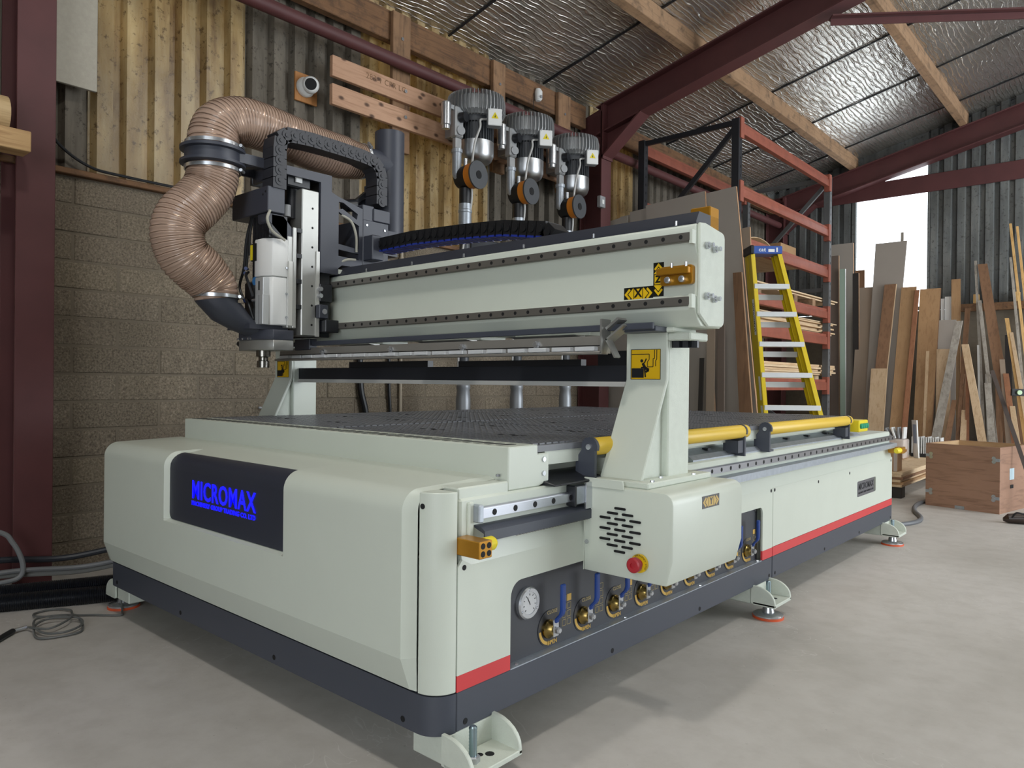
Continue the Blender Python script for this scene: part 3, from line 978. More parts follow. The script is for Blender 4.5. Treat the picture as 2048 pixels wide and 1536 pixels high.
MB().prism([(-0.16, 0.700), (-0.02, 0.700), (-0.02, 0.706), (-0.04, 0.722), (-0.055, 0.722), (-0.10, 0.738), (-0.16, 0.738)], 'y', 1.25, 3.3).build('dust_channel', GALV, cnc)
for k in range(7):
    MB().box(-0.085, -0.06, 1.45 + k * 0.28, 1.475 + k * 0.28, 0.728, 0.737).build('channel_clip', BLACKM, cnc)
bbk = MB().box(-0.010, 0.022, 0.455, 0.53, 0.638, 0.690).build('bearing_block', GALV, cnc, bevel=0.003)
MB().box(-0.008, 0.026, 0.448, 0.457, 0.634, 0.694).build('block_seal', BLACKM, bbk, bevel=0.002)
MB().box(0.022, 0.028, 0.50, 0.545, 0.622, 0.700).build('block_clamp', STEEL, bbk, bevel=0.001)
MB().prism([(-0.10, 0.700), (0.02, 0.700), (0.02, 0.706), (-0.02, 0.712), (-0.06, 0.728), (-0.10, 0.728)], 'y', 0.36, 0.62).build('rail_wiper', BLACKM, cnc, bevel=0.002)
# gold stops
gs = MB().box(-0.012, 0.075, 0.0, 0.045, 0.567, 0.609).build('stop_block', GOLD, cnc, bevel=0.002)
for dz in (0.579, 0.598):
    for dy in (0.012, 0.033):
        hole(gs, (0.075, dy, dz), (1, 0, 0), 0.0075)
MB().rings([((0.045, 0.045, 0.592), 0.018), ((0.045, 0.075, 0.592), 0.018), ((0.045, 0.083, 0.592), 0.013)], 14).build('bumper', YELB, gs)
gs2 = MB().box(-0.012, 0.075, 3.86, 3.93, 0.565, 0.605).build('stop_block', GOLD, cnc, bevel=0.002)
MB().rings([((0.055, 3.86, 0.585), 0.018), ((0.055, 3.80, 0.585), 0.018), ((0.055, 3.79, 0.585), 0.012)], 14).build('bumper', YELB, gs2)

# --- yellow guard tubes with slate brackets
def guard(y0, y1):
    g = MB().rings([((0.0, y0, 0.80), 0.023), ((0.0, y0 + 0.006, 0.80), 0.027), ((0.0, y1 - 0.006, 0.80), 0.027), ((0.0, y1, 0.80), 0.021)], 20).build('guard_tube', YEL, cnc)
    br = [(-0.05, 0.70), (0.02, 0.70), (0.02, 0.79)] + arc(0.0, 0.80, 0.03, -20, 200, 8) + [(-0.05, 0.76)]
    for ya in (y0 - 0.014, y1 - 0.05):
        MB().prism(br, 'y', ya, ya + 0.012).build('tube_bracket', DARK, g)
    MB().box(-0.05, 0.015, y0 - 0.005, y0 + 0.045, 0.70, 0.71).build('tube_foot', DARK, g)
    MB().box(-0.05, 0.015, y1 - 0.1, y1 - 0.04, 0.715, 0.765).build('tube_foot', DARK, g)
    bolt(g, (0.0, y0 - 0.014, 0.80), (0, -1, 0), 0.010, 0.006, 'tube_bolt')


guard(0.565, 1.665)
guard(1.885, 3.02)
cb = MB().box(-0.03, 0.045, 3.06, 3.22, 0.735, 0.80).build('switch_box', YELB, cnc, bevel=0.004)
for k in range(4):
    MB().rings([((0.012 - 0.0, 3.06 - 0.0, 0.768), 0.0), ((0.012, 3.06, 0.768), 0.0)], 3) if False else None
    y = 3.085 + k * 0.036
    MB().rings([((0.045, y, 0.768), 0.015), ((0.052, y, 0.768), 0.015), ((0.056, y, 0.768), 0.011)], 14).build('green_button', paint('green_button', '1f8f6a', 0.35), cb)

# --- feet
def foot(yc, xs=1):
    x0 = XR if xs > 0 else XL
    s = xs
    pr = [(x0 - s * 0.30, 0.13), (x0 - s * 0.005, 0.13), (x0 - s * 0.005, 0.055), (x0 - s * 0.30, 0.055)]
    f = MB().box(min(x0 - s * 0.125, x0 - s * 0.004), max(x0 - s * 0.125, x0 - s * 0.004), yc - 0.08, yc + 0.08, 0.055, 0.132).build('foot_beam', CREAM_T, cnc, bevel=0.004)
    for ya in (yc - 0.09, yc + 0.08):
        q = [(x0 - s * 0.01, 0.06), (x0 + s * 0.095, 0.06), (x0 + s * 0.095, 0.075)] + [(x0 + s * (0.095 - 0.085 * (1 - math.cos(R(a)))), 0.075 + 0.063 * math.sin(R(a))) for a in (15, 30, 45, 60, 75, 90)] + [(x0 - s * 0.01, 0.138)]
        MB().prism(q, 'y', ya, ya + 0.012).build('foot_gusset', CREAM_T, f, bevel=0.002)
    MB().box(min(x0, x0 + s * 0.095), max(x0, x0 + s * 0.095), yc - 0.09, yc + 0.092, 0.056, 0.07).box(min(x0 - s * .01, x0), max(x0 - s * .01, x0), yc - 0.085, yc + 0.085, 0.06, 0.1295).build('foot_plate', CREAM_T, f, bevel=0.002)
    bx, by = x0 + s * 0.045, yc - 0.035
    MB().rings([((bx, by, 0.07), 0.018), ((bx, by, 0.083), 0.018), ((bx, by, 0.086), 0.015)], 6).build('foot_nut', STEEL, f)
    mb = MB(); pts = []
    for k in range(26):
        pts.append(((bx, by, 0.05 + k * 0.004), 0.0105 if k % 2 else 0.0095))
    pts += [((bx, by, 0.154), 0.010), ((bx, by, 0.157), 0.007)]
    mb.rings(pts, 12).build('foot_stud', metal('zinc_stud', '9fb4bd', 0.3), f)
    hole(f, (x0 + s * 0.05, yc + 0.02, 0.0695), (0, 0, 1), 0.012); hole(f, (x0 + s * 0.035, yc - 0.0, 0.0695), (0, 0, 1), 0.009)
    MB().rings([((bx, by, 0.010), 0.062), ((bx, by, 0.016), 0.062), ((bx, by, 0.020), 0.055), ((bx, by, 0.024), 0.026), ((bx, by, 0.052), 0.02)], 26).build('foot_disc', STEEL, f)
    MB().cyl((bx, by, 0.0), (bx, by, 0.010), 0.064, seg=26).build('foot_pad', paint('orange_rubber', 'd2572c', 0.55), f)


for yc in (0.05, 1.85, 3.80):
    foot(yc, 1)
    if yc < 1: foot(yc, -1)

# ------------------------------------------------------------------ gantry
def upright(x0, x1, near):
    yf, yb = 0.735, 0.88
    u = MB().box(x0, x1, yf + 0.012, yb, 0.70, 1.165)
    up = u.build('upright', CREAM_T if near else CREAM, cnc, bevel=0.004)
    # folded front plate running out to the foot
    fp = MB()
    e = [(yf, 1.165), (yf, 1.005), (0.592, 0.706)]
    vs = []
    for (y, z) in e: vs += [(x0, y, z), (x1, y, z)]
    for (y, z) in [(a + 0.014, b) for a, b in e]: vs += [(x0, y, z), (x1, y, z)]
    fp.add(vs, [(0, 1, 3, 2), (2, 3, 5, 4), (6, 8, 9, 7), (8, 10, 11, 9), (0, 2, 8, 6), (2, 4, 10, 8), (1, 7, 9, 3), (3, 9, 11, 5), (0, 6, 7, 1), (4, 5, 11, 10)])
    fp.build('front_plate', CREAM, up, bevel=0.003)
    MB().prism([(yf + 0.01, 0.99), (yf + 0.014, 0.70), (0.615, 0.70)], 'x', x0 + 0.02, x1 - 0.022).build('gusset', CREAM_T, up)
    return up


uR = upright(0.01, 0.157, True)
uL = upright(-2.08, -1.93, False)


def picto(parent, cx, cz, y, s):
    """yellow crush-hazard sticker: figure leaning into a moving beam"""
    w = 0.053 * s
    st = MB().box(cx - w, cx + w, y - 0.0008, y, cz - 0.047, cz + 0.047).build('warning_sticker', paint('sticker_yellow', 'e0b312', 0.4), cnc)
    y0 = y - 0.0014
    def L(p, q, t): MBk.bar((cx + p[0] * s, y0, cz + p[1]), (cx + q[0] * s, y0, cz + q[1]), t, 0.0008, (0, 0, 1) if abs(q[0] - p[0]) > abs(q[1] - p[1]) else (1, 0, 0))
    MBk = MB()
    for p, q in (((-.053, .0465), (.053, .0465)), ((-.053, -.0465), (.053, -.0465)), ((-.0525, .047), (-.0525, -.047)), ((.0525, .047), (.0525, -.047))): L(p, q, 0.0018)
    for p, q in (((-.05, .032), (.013, .032)), ((.013, .032), (.013, .015)), ((.013, .015), (.007, .008)), ((.007, .008), (.007, -.008)), ((.007, -.008), (.027, -.008)), ((.027, -.008), (.027, .018)), ((.027, .018), (.032, .018)), ((.032, .018), (.032, .045)), ((.040, .045), (.040, .015)), ((.040, .015), (.036, .012)), ((.036, .012), (.036, -.006))): L(p, q, 0.0022)
    MBk.box(cx - 0.05 * s, cx - 0.006 * s, y0 - 0.0004, y0 + 0.0004, cz - 0.042, cz - 0.012)
    for p, q, t in (((-.016, -.010), (-.002, -.009), .004), ((-.010, .004), (-.002, -.010), .009), ((-.004, .004), (.003, .018), .004), ((-.002, -.010), (.012, -.018), .009), ((.012, -.018), (.001, -.024), .007), ((-.003, -.012), (.000, -.040), .005)): L(p, q, t)
    MBk.cyl((cx - 0.0135 * s, y0 - 0.0004, cz + 0.011), (cx - 0.0135 * s, y0 + 0.0004, cz + 0.011), 0.0052, seg=12)
    MBk.build('pictogram', INK, st)


picto(uR, 0.082, 1.053, 0.735, 1.0)
picto(uL, -2.005, 1.053, 0.735, 1.0)

# gear cover beside the near upright
gx0, gx1, gy0, gy1 = 0.0, 0.297, 0.53, 0.972
gp = [(gx0, 0.437), (gx0, 0.712), (0.115, 0.712), (0.12, 0.690)] + arc(gx1 - 0.03, 0.662, 0.03, 90, 0, 5) + [(gx1, 0.500), (0.262, 0.437)]
gc = MB().prism([(gx0, 0.434), (gx0, 0.690), (gx1 - 0.03, 0.690), (gx1 - 0.018, 0.687), (gx1 - 0.008, 0.680), (gx1 - 0.002, 0.670), (gx1, 0.658), (gx1, 0.505), (0.278, 0.434)], 'y', gy0, gy1).build('gear_cover', CREAM, cnc, bevel=0.0045, seg=2)
MB().box(gx0 - 0.004, 0.20, gy0 + 0.03, gy1 - 0.02, 0.690, 0.708).build('carriage_plate', CREAM_T, cnc, bevel=0.003)
MB().prism([(gx0, 0.434), (gx0, 0.712), (0.135, 0.712), (0.14, 0.685), (0.005, 0.685)], 'y', gy0 - 0.003, gy0 + 0.002).build('cover_flange', CREAM, gc, bevel=0.001)
for p in ((0.012, gy0 - 0.003, 0.70), (0.012, gy0 - 0.003, 0.60), (0.012, gy0 - 0.003, 0.52)):
    bolt(gc, p, (0, -1, 0), 0.007, 0.004, 'cover_screw')
for p in ((0.19, 0.6, 0.708), (0.19, 0.85, 0.708), (0.16, 0.70, 0.708)):
    bolt(gc, p, (0, 0, 1), 0.007, 0.005, 'cover_screw')
vs0 = MB().prism(rrect(-0.019, 0.019, -0.0035, 0.0035, 0.0034, 3), 'y', -0.0012, 0.001)
vs0.v = [v + Vector((0.127, gy0 - 0.0025, 0.56)) for v in vs0.v]
v0 = vs0.build('vent_slit', SLOT, gc)
first = True
for j in range(9):
    rowz = 0.628 - j * 0.0155
    n = (1, 2, 3, 2, 3, 2, 3, 2, 1)[j]
    for i in range(n):
        x = 0.127 + (i - (n - 1) / 2) * 0.051
        # the rows fall slightly towards the corner in the photo only through perspective
        if first:
            v0.location = Vector((x, WL[v0].y, rowz)) - WL[gc]; first = False
        else:
            link('vent_slit', v0.data, None, (x, WL[v0].y, rowz), gc)
es = MB().cyl((0.197, gy0 - 0.003, 0.487), (0.197, gy0 - 0.012, 0.487), 0.026, seg=26).build('emergency_stop', paint('estop_yellow', 'd9b414', 0.4), cnc)
MB().rings([((0.197, gy0 - 0.012, 0.487), 0.013), ((0.197, gy0 - 0.026, 0.487), 0.013), ((0.197, gy0 - 0.028, 0.487), 0.021), ((0.197, gy0 - 0.042, 0.487), 0.021), ((0.197, gy0 - 0.045, 0.487), 0.017), ((0.197, gy0 - 0.045, 0.487), 0.008), ((0.197, gy0 - 0.041, 0.487), 0.007)], 26).build('mushroom_button', paint('estop_red', 'a8202c', 0.35), es)
# lettering round the stop ring
for k, ch in enumerate('EMERGENCY STOP'):
    if ch == ' ': continue
    a = R(118 - k * 11.5)
    text_on('stop_lettering', ch, 0.007, INK, (0.197 + 0.0232 * math.cos(a), gy0 - 0.0124, 0.487 + 0.0232 * math.sin(a)), (math.sin(a), 0, -math.cos(a)), (math.cos(a), 0, math.sin(a)), es, 0.0002)


def arrows(parent, c, xd, zd, letter, horizontal, base, ink, L=0.104, W=0.043, flip=False):
    """axis sticker: double arrow, letter box, double arrow"""
    xd, zd = Vector(xd), Vector(zd)
    n = xd.cross(zd)
    c = Vector(c)
    st = MB().obox(c, xd * L / 2, zd * W / 2, n * 0.0005).build('axis_sticker', base, cnc)
    mb = MB()
    def poly(pts, h=0.001):
        q = [c + xd * a + zd * b + n * h for a, b in pts]
        mb.add(q, [tuple(range(len(q)))])
    k = L / 0.104; w = W / 0.043
    for s in (-1, 1):
        poly([(s * 0.050 * k, 0), (s * 0.033 * k, 0.018 * w), (s * 0.028 * k, 0.013 * w), (s * 0.040 * k, 0), (s * 0.028 * k, -0.013 * w), (s * 0.033 * k, -0.018 * w)])
        poly([(s * 0.036 * k, 0), (s * 0.019 * k, 0.018 * w), (s * 0.017 * k, 0.018 * w), (s * 0.017 * k, -0.018 * w), (s * 0.019 * k, -0.018 * w)])
    q = 0.0145 * k
    poly([(-q, 0.016 * w), (q, 0.016 * w), (q, -0.016 * w), (-q, -0.016 * w)])
    mb.build('arrow_print', ink, st, recalc=False)
    return st


# beam
by0, by1, bz0, bz1 = 0.70, 0.868, 1.165, 1.465
bx0, bx1 = -2.17, 0.265
bpf = [(by0 + 0.02, bz0 + 0.02), (by0 + 0.005, bz0 + 0.045), (by0, bz0 + 0.05), (by0, bz0 + 0.085), (by0 + 0.016, bz0 + 0.092), (by0 + 0.016, bz1 - 0.096), (by0, bz1 - 0.056), (by0, bz1 - 0.006), (by0 + 0.006, bz1), (by1, bz1), (by1, bz0), (by0 + 0.04, bz0)]
gb = MB().prism(bpf, 'x', bx0, bx1).build('gantry_beam', CREAM, cnc, bevel=0.002)
for zc in (1.424, 1.236):
    rl = MB().prism([(by0, zc - 0.0135), (by0 - 0.014, zc - 0.0135), (by0 - 0.017, zc - 0.008), (by0 - 0.022, zc - 0.012), (by0 - 0.022, zc + 0.012), (by0 - 0.017, zc + 0.008), (by0 - 0.014, zc + 0.0135), (by0, zc + 0.0135)], 'x', -2.15, 0.258).build('beam_rail', RAILM, cnc)
    h0 = MB().cyl((0.23, by0 - 0.020, zc), (0.23, by0 - 0.0226, zc), 0.0065, seg=10).build('rail_hole', SLOT, rl)
    for k in range(1, 34):
        link('rail_hole', h0.data, None, WL[h0] + Vector((-0.0585 * k, 0, 0)), rl)
    MB().box(0.256, 0.266, by0 - 0.02, by0 + 0.002, zc - 0.02, zc + 0.02).build('rail_end', CREAM, gb)
ep = [(y, z) for y, z in ((by0 + 0.012, 1.468), (by0 + 0.05, 1.472), (by1 - 0.03, 1.462))] + arc(by1 - 0.012, 1.44, 0.02, 80, 0, 4) + [(by1 + 0.008, 1.215)] + arc(by1 - 0.014, 1.19, 0.022, 0, -90, 4) + [(by0 + 0.07, 1.165), (by0 + 0.012, 1.20)]
epl = MB().prism(ep, 'x', bx1, bx1 + 0.010).build('beam_end_plate', CREAM_T, cnc, bevel=0.003)
for yy, zz in ((0.752, 1.405), (0.80, 1.40), (0.752, 1.255), (0.80, 1.25)):
    MB().rings([((bx1 + 0.01, yy, zz), 0.011), ((bx1 + 0.02, yy, zz), 0.011), ((bx1 + 0.02, yy, zz), 0.007), ((bx1 + 0.034, yy, zz), 0.007)], 10).build('plate_bolt', STEEL, epl)
# slate lid along the top of the beam and gold end stop
MB().prism([(by0 + 0.012, 1.465), (by0 + 0.012, 1.475), (by0 + 0.03, 1.505), (by1 - 0.01, 1.505), (by1 - 0.01, 1.465)], 'x', -1.66, 0.262).build('beam_lid', paint('lid_slate', '2f323b', 0.45), gb)
for k in range(7): bolt(gb, (0.2 - k * 0.3, by0 + 0.006, 1.466), (0, 0, 1), 0.005, 0.014, 'lid_screw')
MB().box(0.195, 0.262, 0.80, 0.86, 1.465, 1.535).box(0.13, 0.195, 0.81, 0.85, 1.505, 1.518).build('end_stop', GOLD, gb, bevel=0.003)
# gold bracket, stickers
gbk = MB().prism(rrect(0.152, 0.259, 1.288, 1.345, 0.008), 'y', by0 - 0.004, by0 + 0.015).box(0.148, 0.254, by0 - 0.022, by0 - 0.004, 1.318, 1.338).build('limit_bracket', GOLD, cnc, bevel=0.002)
for xx in (0.182, 0.229):
    MB().rings([((xx, by0 - 0.004, 1.303), 0.010), ((xx, by0 - 0.016, 1.303), 0.010), ((xx, by0 - 0.018, 1.303), 0.006)], 12).build('cap_screw', STEEL, gbk)
    MB().cyl((xx + 0.014, by0 - 0.012, 1.338), (xx + 0.014, by0 - 0.012, 1.352), 0.004, seg=8).build('grub_screw', STEEL, gbk)
SBK = paint('sticker_black', '14140f', 0.4); SYE = paint('sticker_arrow_yellow', 'dcb414', 0.4)
s1 = arrows(gb, (0.065, by0 + 0.0152, 1.273), (1, 0, 0), (0, 0, 1), 'X', True, SBK, SYE, 0.105, 0.043)
text_on('axis_letter', 'X', 0.036, SBK, (0.065, by0 + 0.0132, 1.274), (1, 0, 0), (0, 0, 1), s1, 0.0002, 0.0012)
s2 = arrows(gb, (0.136, by0 + 0.0152, 1.312), (0, 0, 1), (-1, 0, 0), 'Z', False, SBK, SYE, 0.104, 0.036)
text_on('axis_letter', 'Z', 0.03, SBK, (0.136, by0 + 0.0132, 1.312), (1, 0, 0), (0, 0, 1), s2, 0.0002, 0.0012)
SGR = paint('sticker_slate', '555457', 0.4)
s3 = arrows(gc, (gx1 + 0.0006, 0.753, 0.648), (0, 1, 0), (0, 0, 1), 'Y', True, SGR, paint('sticker_tan', 'c8aa62', 0.4), 0.108, 0.036)
text_on('axis_letter', 'Y', 0.028, SGR, (gx1 + 0.0022, 0.753, 0.648), (0, 1, 0), (0, 0, 1), s3, 0.0002, 0.001)
# beam foot and bolts on the near upright
MB().box(0.0, 0.19, 0.715, 0.86, 1.150, 1.1655).box(0.157, 0.235, 0.735, 0.85, 1.125, 1.150).build('beam_foot', CREAM_T, gb, bevel=0.004)
for k in range(3):
    MB().rings([((0.172 + k * 0.024, 0.765 + k * 0.012, 1.125), 0.014), ((0.172 + k * 0.024, 0.765 + k * 0.012, 1.104), 0.014)], 10).build('foot_bolt', BLACKM, gb)
MB().box(-2.09, -1.92, 0.715, 0.86, 1.150, 1.1655).build('beam_foot', CREAM_T, gb, bevel=0.004)
# underside plates
for a, b in ((-1.45, -1.2), (-0.95, -0.62), (-0.45, -0.12)):
    MB().box(a, b, 0.72, 0.86, 1.150, 1.165).build('underside_plate', CREAM, gb, bevel=0.002)
    MB().prism([(0.66, 1.150), (0.72, 1.142), (0.72, 1.150)], 'x', a + 0.02, b - 0.02).build('underside_wing', ALU, gb)

# positioning bar, acrylic fingers, slate rod, rear cross bar
MB().bar((-1.80, 0.640, 1.158), (0.165, 0.640, 1.165), 0.012, 0.020, (0, 1, 0)).box(0.03, 0.165, 0.652, 0.735, 1.150, 1.166).box(-1.72, -1.60, 0.62, 0.66, 1.13, 1.18).build('slide_rod', DARK, cnc, bevel=0.002)
pb = MB().prism([(0.640, 1.140), (0.628, 1.140), (0.628, 1.094), (0.600, 1.090), (0.600, 1.082), (0.640, 1.082)], 'x', -1.86, 0.005).build('pusher_profile', paint('pusher_aluminium', '8f8c86', 0.38, metal=0.4), cnc, bevel=0.001)
MB().box(-1.86, 0.004, 0.6265, 0.629, 1.1085, 1.1115).build('profile_groove', SLOT, pb)
acr, nt, b = new_mat('frosted_acrylic')
b.inputs['Base Color'].default_value = (0.86, 0.88, 0.9, 1); b.inputs['Roughness'].default_value = 0.18; b.inputs['Transmission Weight'].default_value = 0.45; b.inputs['IOR'].default_value = 1.4
f0 = MB().box(-0.095, -0.02, 0.598, 0.622, 1.092, 1.106).build('acrylic_finger', acr, pb, bevel=0.002)
for k in range(1, 19):
    link('acrylic_finger', f0.data, None, WL[f0] + Vector((-0.0955 * k, 0.004 if k % 2 else 0, 0.0)), pb)
for xx in (-0.27, -0.62, -1.03, -1.5):
    MB().rings([((xx, 0.628, 1.118), 0.014), ((xx, 0.622, 1.118), 0.014), ((xx, 0.620, 1.118), 0.009), ((xx, 0.612, 1.118), 0.008)], 14).build('profile_bolt', STEEL, pb)
MB().bar((0.004, 0.625, 1.19), (0.004, 0.625, 1.085), 0.006, 0.05, (1, 0, 0)).bar((0.012, 0.64, 1.16), (0.055, 0.64, 1.19), 0.008, 0.05, (0, 0, 1)).bar((0.01, 0.64, 1.125), (0.075, 0.64, 1.17), 0.006, 0.05, (0, 0, 1)).bar((0.012, 0.63, 1.13), (0.045, 0.63, 1.072), 0.006, 0.03, (0, 0, 1)).build('pusher_bracket', ALU, pb)
cbk = MB().box(-1.93, 0.01, 0.775, 0.815, 0.998, 1.052).build('cross_bar', paint('near_black_bar', '1c1f26', 0.5), cnc, bevel=0.002)
MB().box(-1.93, 0.01, 0.77, 0.80, 0.982, 0.998).build('brush_strip', paint('brush_strip_pale', 'b4b4b0', 0.5), cbk)
MB().box(-1.52, -0.98, 0.78, 0.81, 1.052, 1.078).box(-0.80, -0.20, 0.78, 0.81, 1.052, 1.074).box(-0.13, -0.02, 0.78, 0.80, 1.05, 1.10).build('bar_rest', BLACKM, cbk)

# ------------------------------------------------------------------ head: z slide, spindle, cheeks
hd = cnc
SL = paint('slate_cast_paint', '393c46', 0.45, var=0.03)
MB().box(-1.79, -1.525, 0.615, 0.675, 1.185, 1.50).build('carriage_plate', BLACKM, hd, bevel=0.003)
# cheek plate with windows (a frame of bars so the openings stay open)
XC0, XC1 = -1.512, -1.498
def cheek(x0, x1):
    mb = MB()
    mb.prism([(0.435, 1.905), (0.662, 1.908), (0.662, 1.882), (0.605, 1.868), (0.435, 1.868)], 'x', x0, x1)
    mb.prism([(0.605, 1.868), (0.662, 1.882), (0.662, 1.836), (0.70, 1.822), (0.70, 1.47), (0.605, 1.47)], 'x', x0, x1)
    mb.prism([(0.70, 1.822), (0.833, 1.79), (0.833, 1.768), (0.805, 1.762), (0.725, 1.800), (0.70, 1.80)], 'x', x0, x1)
    mb.prism([(0.70, 1.765), (0.72, 1.772), (0.80, 1.735), (0.833, 1.735), (0.833, 1.70), (0.70, 1.755)], 'x', x0, x1)
    mb.prism([(0.805, 1.762), (0.833, 1.768), (0.833, 1.735), (0.80, 1.735)], 'x', x0, x1)
    mb.prism([(0.812, 1.71), (0.833, 1.70), (0.833, 1.505), (0.812, 1.505)], 'x', x0, x1)
    mb.prism([(0.70, 1.61), (0.812, 1.60), (0.812, 1.578), (0.70, 1.585)], 'x', x0, x1)
    mb.prism([(0.70, 1.556), (0.812, 1.55), (0.812, 1.515), (0.72, 1.515), (0.70, 1.50)], 'x', x0, x1)
    return mb
cheek(XC0, XC1).build('cheek_plate', SL, hd)
cheek(-1.80, -1.786).build('cheek_plate', SL, hd)
MB().box(-1.786, XC0, 0.66, 0.672, 1.47, 1.90).box(-1.786, XC0, 0.60, 0.66, 1.893, 1.905).build('back_plate', SL, hd)
rb = MB().box(-1.78, -1.497, 0.835, 0.985, 1.495, 1.745).build('rear_box', SL, hd, bevel=0.003)
MB().prism([(0.835, 1.55), (0.90, 1.55), (0.90, 1.64), (0.885, 1.665), (0.835, 1.665)], 'x', -1.497, -1.425).build('chain_mount', SL, rb, bevel=0.004)
for p in ((-1.497, 0.855, 1.72), (-1.497, 0.86, 1.58), (-1.497, 0.96, 1.71)):
    bolt(rb, p, (1, 0, 0), 0.006, 0.004, 'screw')
MB().box(-1.76, -1.50, 0.70, 0.99, 1.475, 1.495).build('rear_foot', CREAM_T, hd)
# aluminium z column with rail
zc_ = MB().box(-1.60, -1.503, 0.515, 0.545, 1.185, 1.825).box(-1.60, -1.503, 0.545, 0.60, 1.185, 1.825).build('z_column', ALU, hd, bevel=0.004)
MB().box(-1.507, -1.497, 0.585, 0.602, 1.185, 1.56).build('z_rail', paint('z_rail_steel', 'c4c4bf', 0.35, metal=0.5), zc_)
for k in range(7):
    hole(zc_, (-1.503, 0.567, 1.235 + k * 0.085), (1, 0, 0), 0.005)
for k in range(4):
    MB().box(-1.598, -1.504, 0.492, 0.516, 1.30 + k * 0.11, 1.318 + k * 0.11).build('rail_block', BLACKM, zc_)
MB().box(-1.60, -1.512, 0.452, 0.492, 1.215, 1.61).box(-1.515, -1.505, 0.474, 0.492, 1.215, 1.65).build('slide_plate', paint('slide_aluminium', 'b0b0ac', 0.4, metal=0.5), hd, bevel=0.003)
MB().box(-1.512, -1.500, 0.452, 0.470, 1.225, 1.50).build('slide_bar', paint('pale_aluminium', 'cfcfca', 0.4, metal=0.3), hd)
for zz in (1.26, 1.36, 1.47): bolt(hd, (-1.511, 0.447, zz), (1, 0, 0), 0.006, 0.004, 'slide_bolt', STEEL)
# motor and coupling inside the frame
MB().box(-1.65, -1.53, 0.455, 0.575, 1.83, 1.90).build('servo_motor', BLACKM, hd, bevel=0.006)
MB().box(-1.529, -1.52, 0.495, 0.525, 1.85, 1.885).build('motor_label', WHITEP, hd)
MB().cyl((-1.59, 0.52, 1.70), (-1.59, 0.52, 1.83), 0.035, seg=16).build('coupling', BLACKM, hd)
MB().cyl((-1.56, 0.47, 1.70), (-1.56, 0.47, 1.75), 0.022, seg=16).build('oil_cup', GREYP, hd)
# spindle
SPX, SPY = -1.612, 0.40
MB().prism([(-1.648, 0.375), (-1.62, 0.362), (-1.562, 0.362), (-1.518, 0.385), (-1.512, 0.455), (-1.648, 0.455)], 'z', 1.432, 1.592).build('spindle_cover', WHITEP, hd, bevel=0.005, seg=2)
MB().prism([(-1.646, 0.377), (-1.62, 0.366), (-1.565, 0.366), (-1.522, 0.388), (-1.515, 0.455), (-1.646, 0.455)], 'z', 1.225, 1.430).build('spindle_body', WHITEP, hd, bevel=0.005)
mb = MB()
for k in range(11):
    mb.box(-1.648 + k * 0.0125, -1.642 + k * 0.0125, 0.366, 0.45, 1.594, 1.69)
mb.box(-1.648, -1.515, 0.378, 0.45, 1.594, 1.688).build('motor_fins', BLACKM, hd)
MB().box(-1.735, -1.650, 0.375, 0.45, 1.225, 1.42).build('hose_manifold', BLACKM, hd, bevel=0.008)
MB().box(-1.69, -1.650, 0.385, 0.45, 1.42, 1.68).build('hose_manifold', BLACKM, hd, bevel=0.008)
MB().box(-1.646, -1.607, 0.358, 0.364, 1.50, 1.575).build('black_label', BLACK, hd)
MB().box(-1.652, -1.634, 0.357, 0.363, 1.505, 1.57).build('yellow_label', YELB, hd)
MB().cyl((-1.625, 0.366, 1.415), (-1.625, 0.362, 1.415), 0.018, seg=16).build('blue_mark', paint('blue_mark', '2f6fa8', 0.4), hd)
MB().box(-1.642, -1.630, 0.362, 0.367, 1.30, 1.385).build('black_label', BLACK, hd)
for x0, x1, z0, z1, y0 in ((-1.600, -1.535, 1.35, 1.425, 0.352), (-1.588, -1.525, 1.225, 1.352, 0.345)):
    MB().box(x0, x1, y0, y0 + 0.03, z0, z1).build('cylinder_block', paint('satin_silver', 'bfc1c1', 0.4, metal=0.4), hd, bevel=0.002)
MB().box(-1.557, -1.555, 0.3445, 0.3455, 1.228, 1.349).build('block_seam', SLOT, hd)
MB().prism(rrect(-1.571, -1.563, 1.37, 1.41, 0.0038), 'y', 0.350, 0.3525).build('label_slot', SLOT, hd)
for zz in (1.235, 1.33):
    MB().rings([((-1.588, 0.352, zz), 0.007), ((-1.615, 0.350, zz), 0.007)], 8).build('air_fitting', STEEL, hd)
for pth in ([(-1.69, 0.37, 1.46), (-1.665, 0.345, 1.445), (-1.63, 0.335, 1.41), (-1.605, 0.345, 1.345)], [(-1.69, 0.37, 1.335), (-1.66, 0.345, 1.335), (-1.62, 0.335, 1.31), (-1.60, 0.345, 1.25)], [(-1.70, 0.385, 1.69), (-1.71, 0.37, 1.60), (-1.72, 0.365, 1.48), (-1.755, 0.365, 1.40), (-1.715, 0.37, 1.33)], [(-1.685, 0.38, 1.70), (-1.69, 0.37, 1.60), (-1.70, 0.365, 1.47)], [(-1.67, 0.38, 1.70), (-1.672, 0.365, 1.62), (-1.668, 0.362, 1.53)]):
    MB().tube(bez(pth, 6), 0.006, 8).build('air_hose', BLACK, hd)
for p in ((-1.71, 0.372, 1.455), (-1.705, 0.372, 1.475), (-1.71, 0.372, 1.335)):
    MB().cyl(p, (p[0] + 0.014, p[1] - 0.014, p[2]), 0.008, seg=10).build('hose_fitting', paint('blue_fitting', '24386b', 0.4), hd)
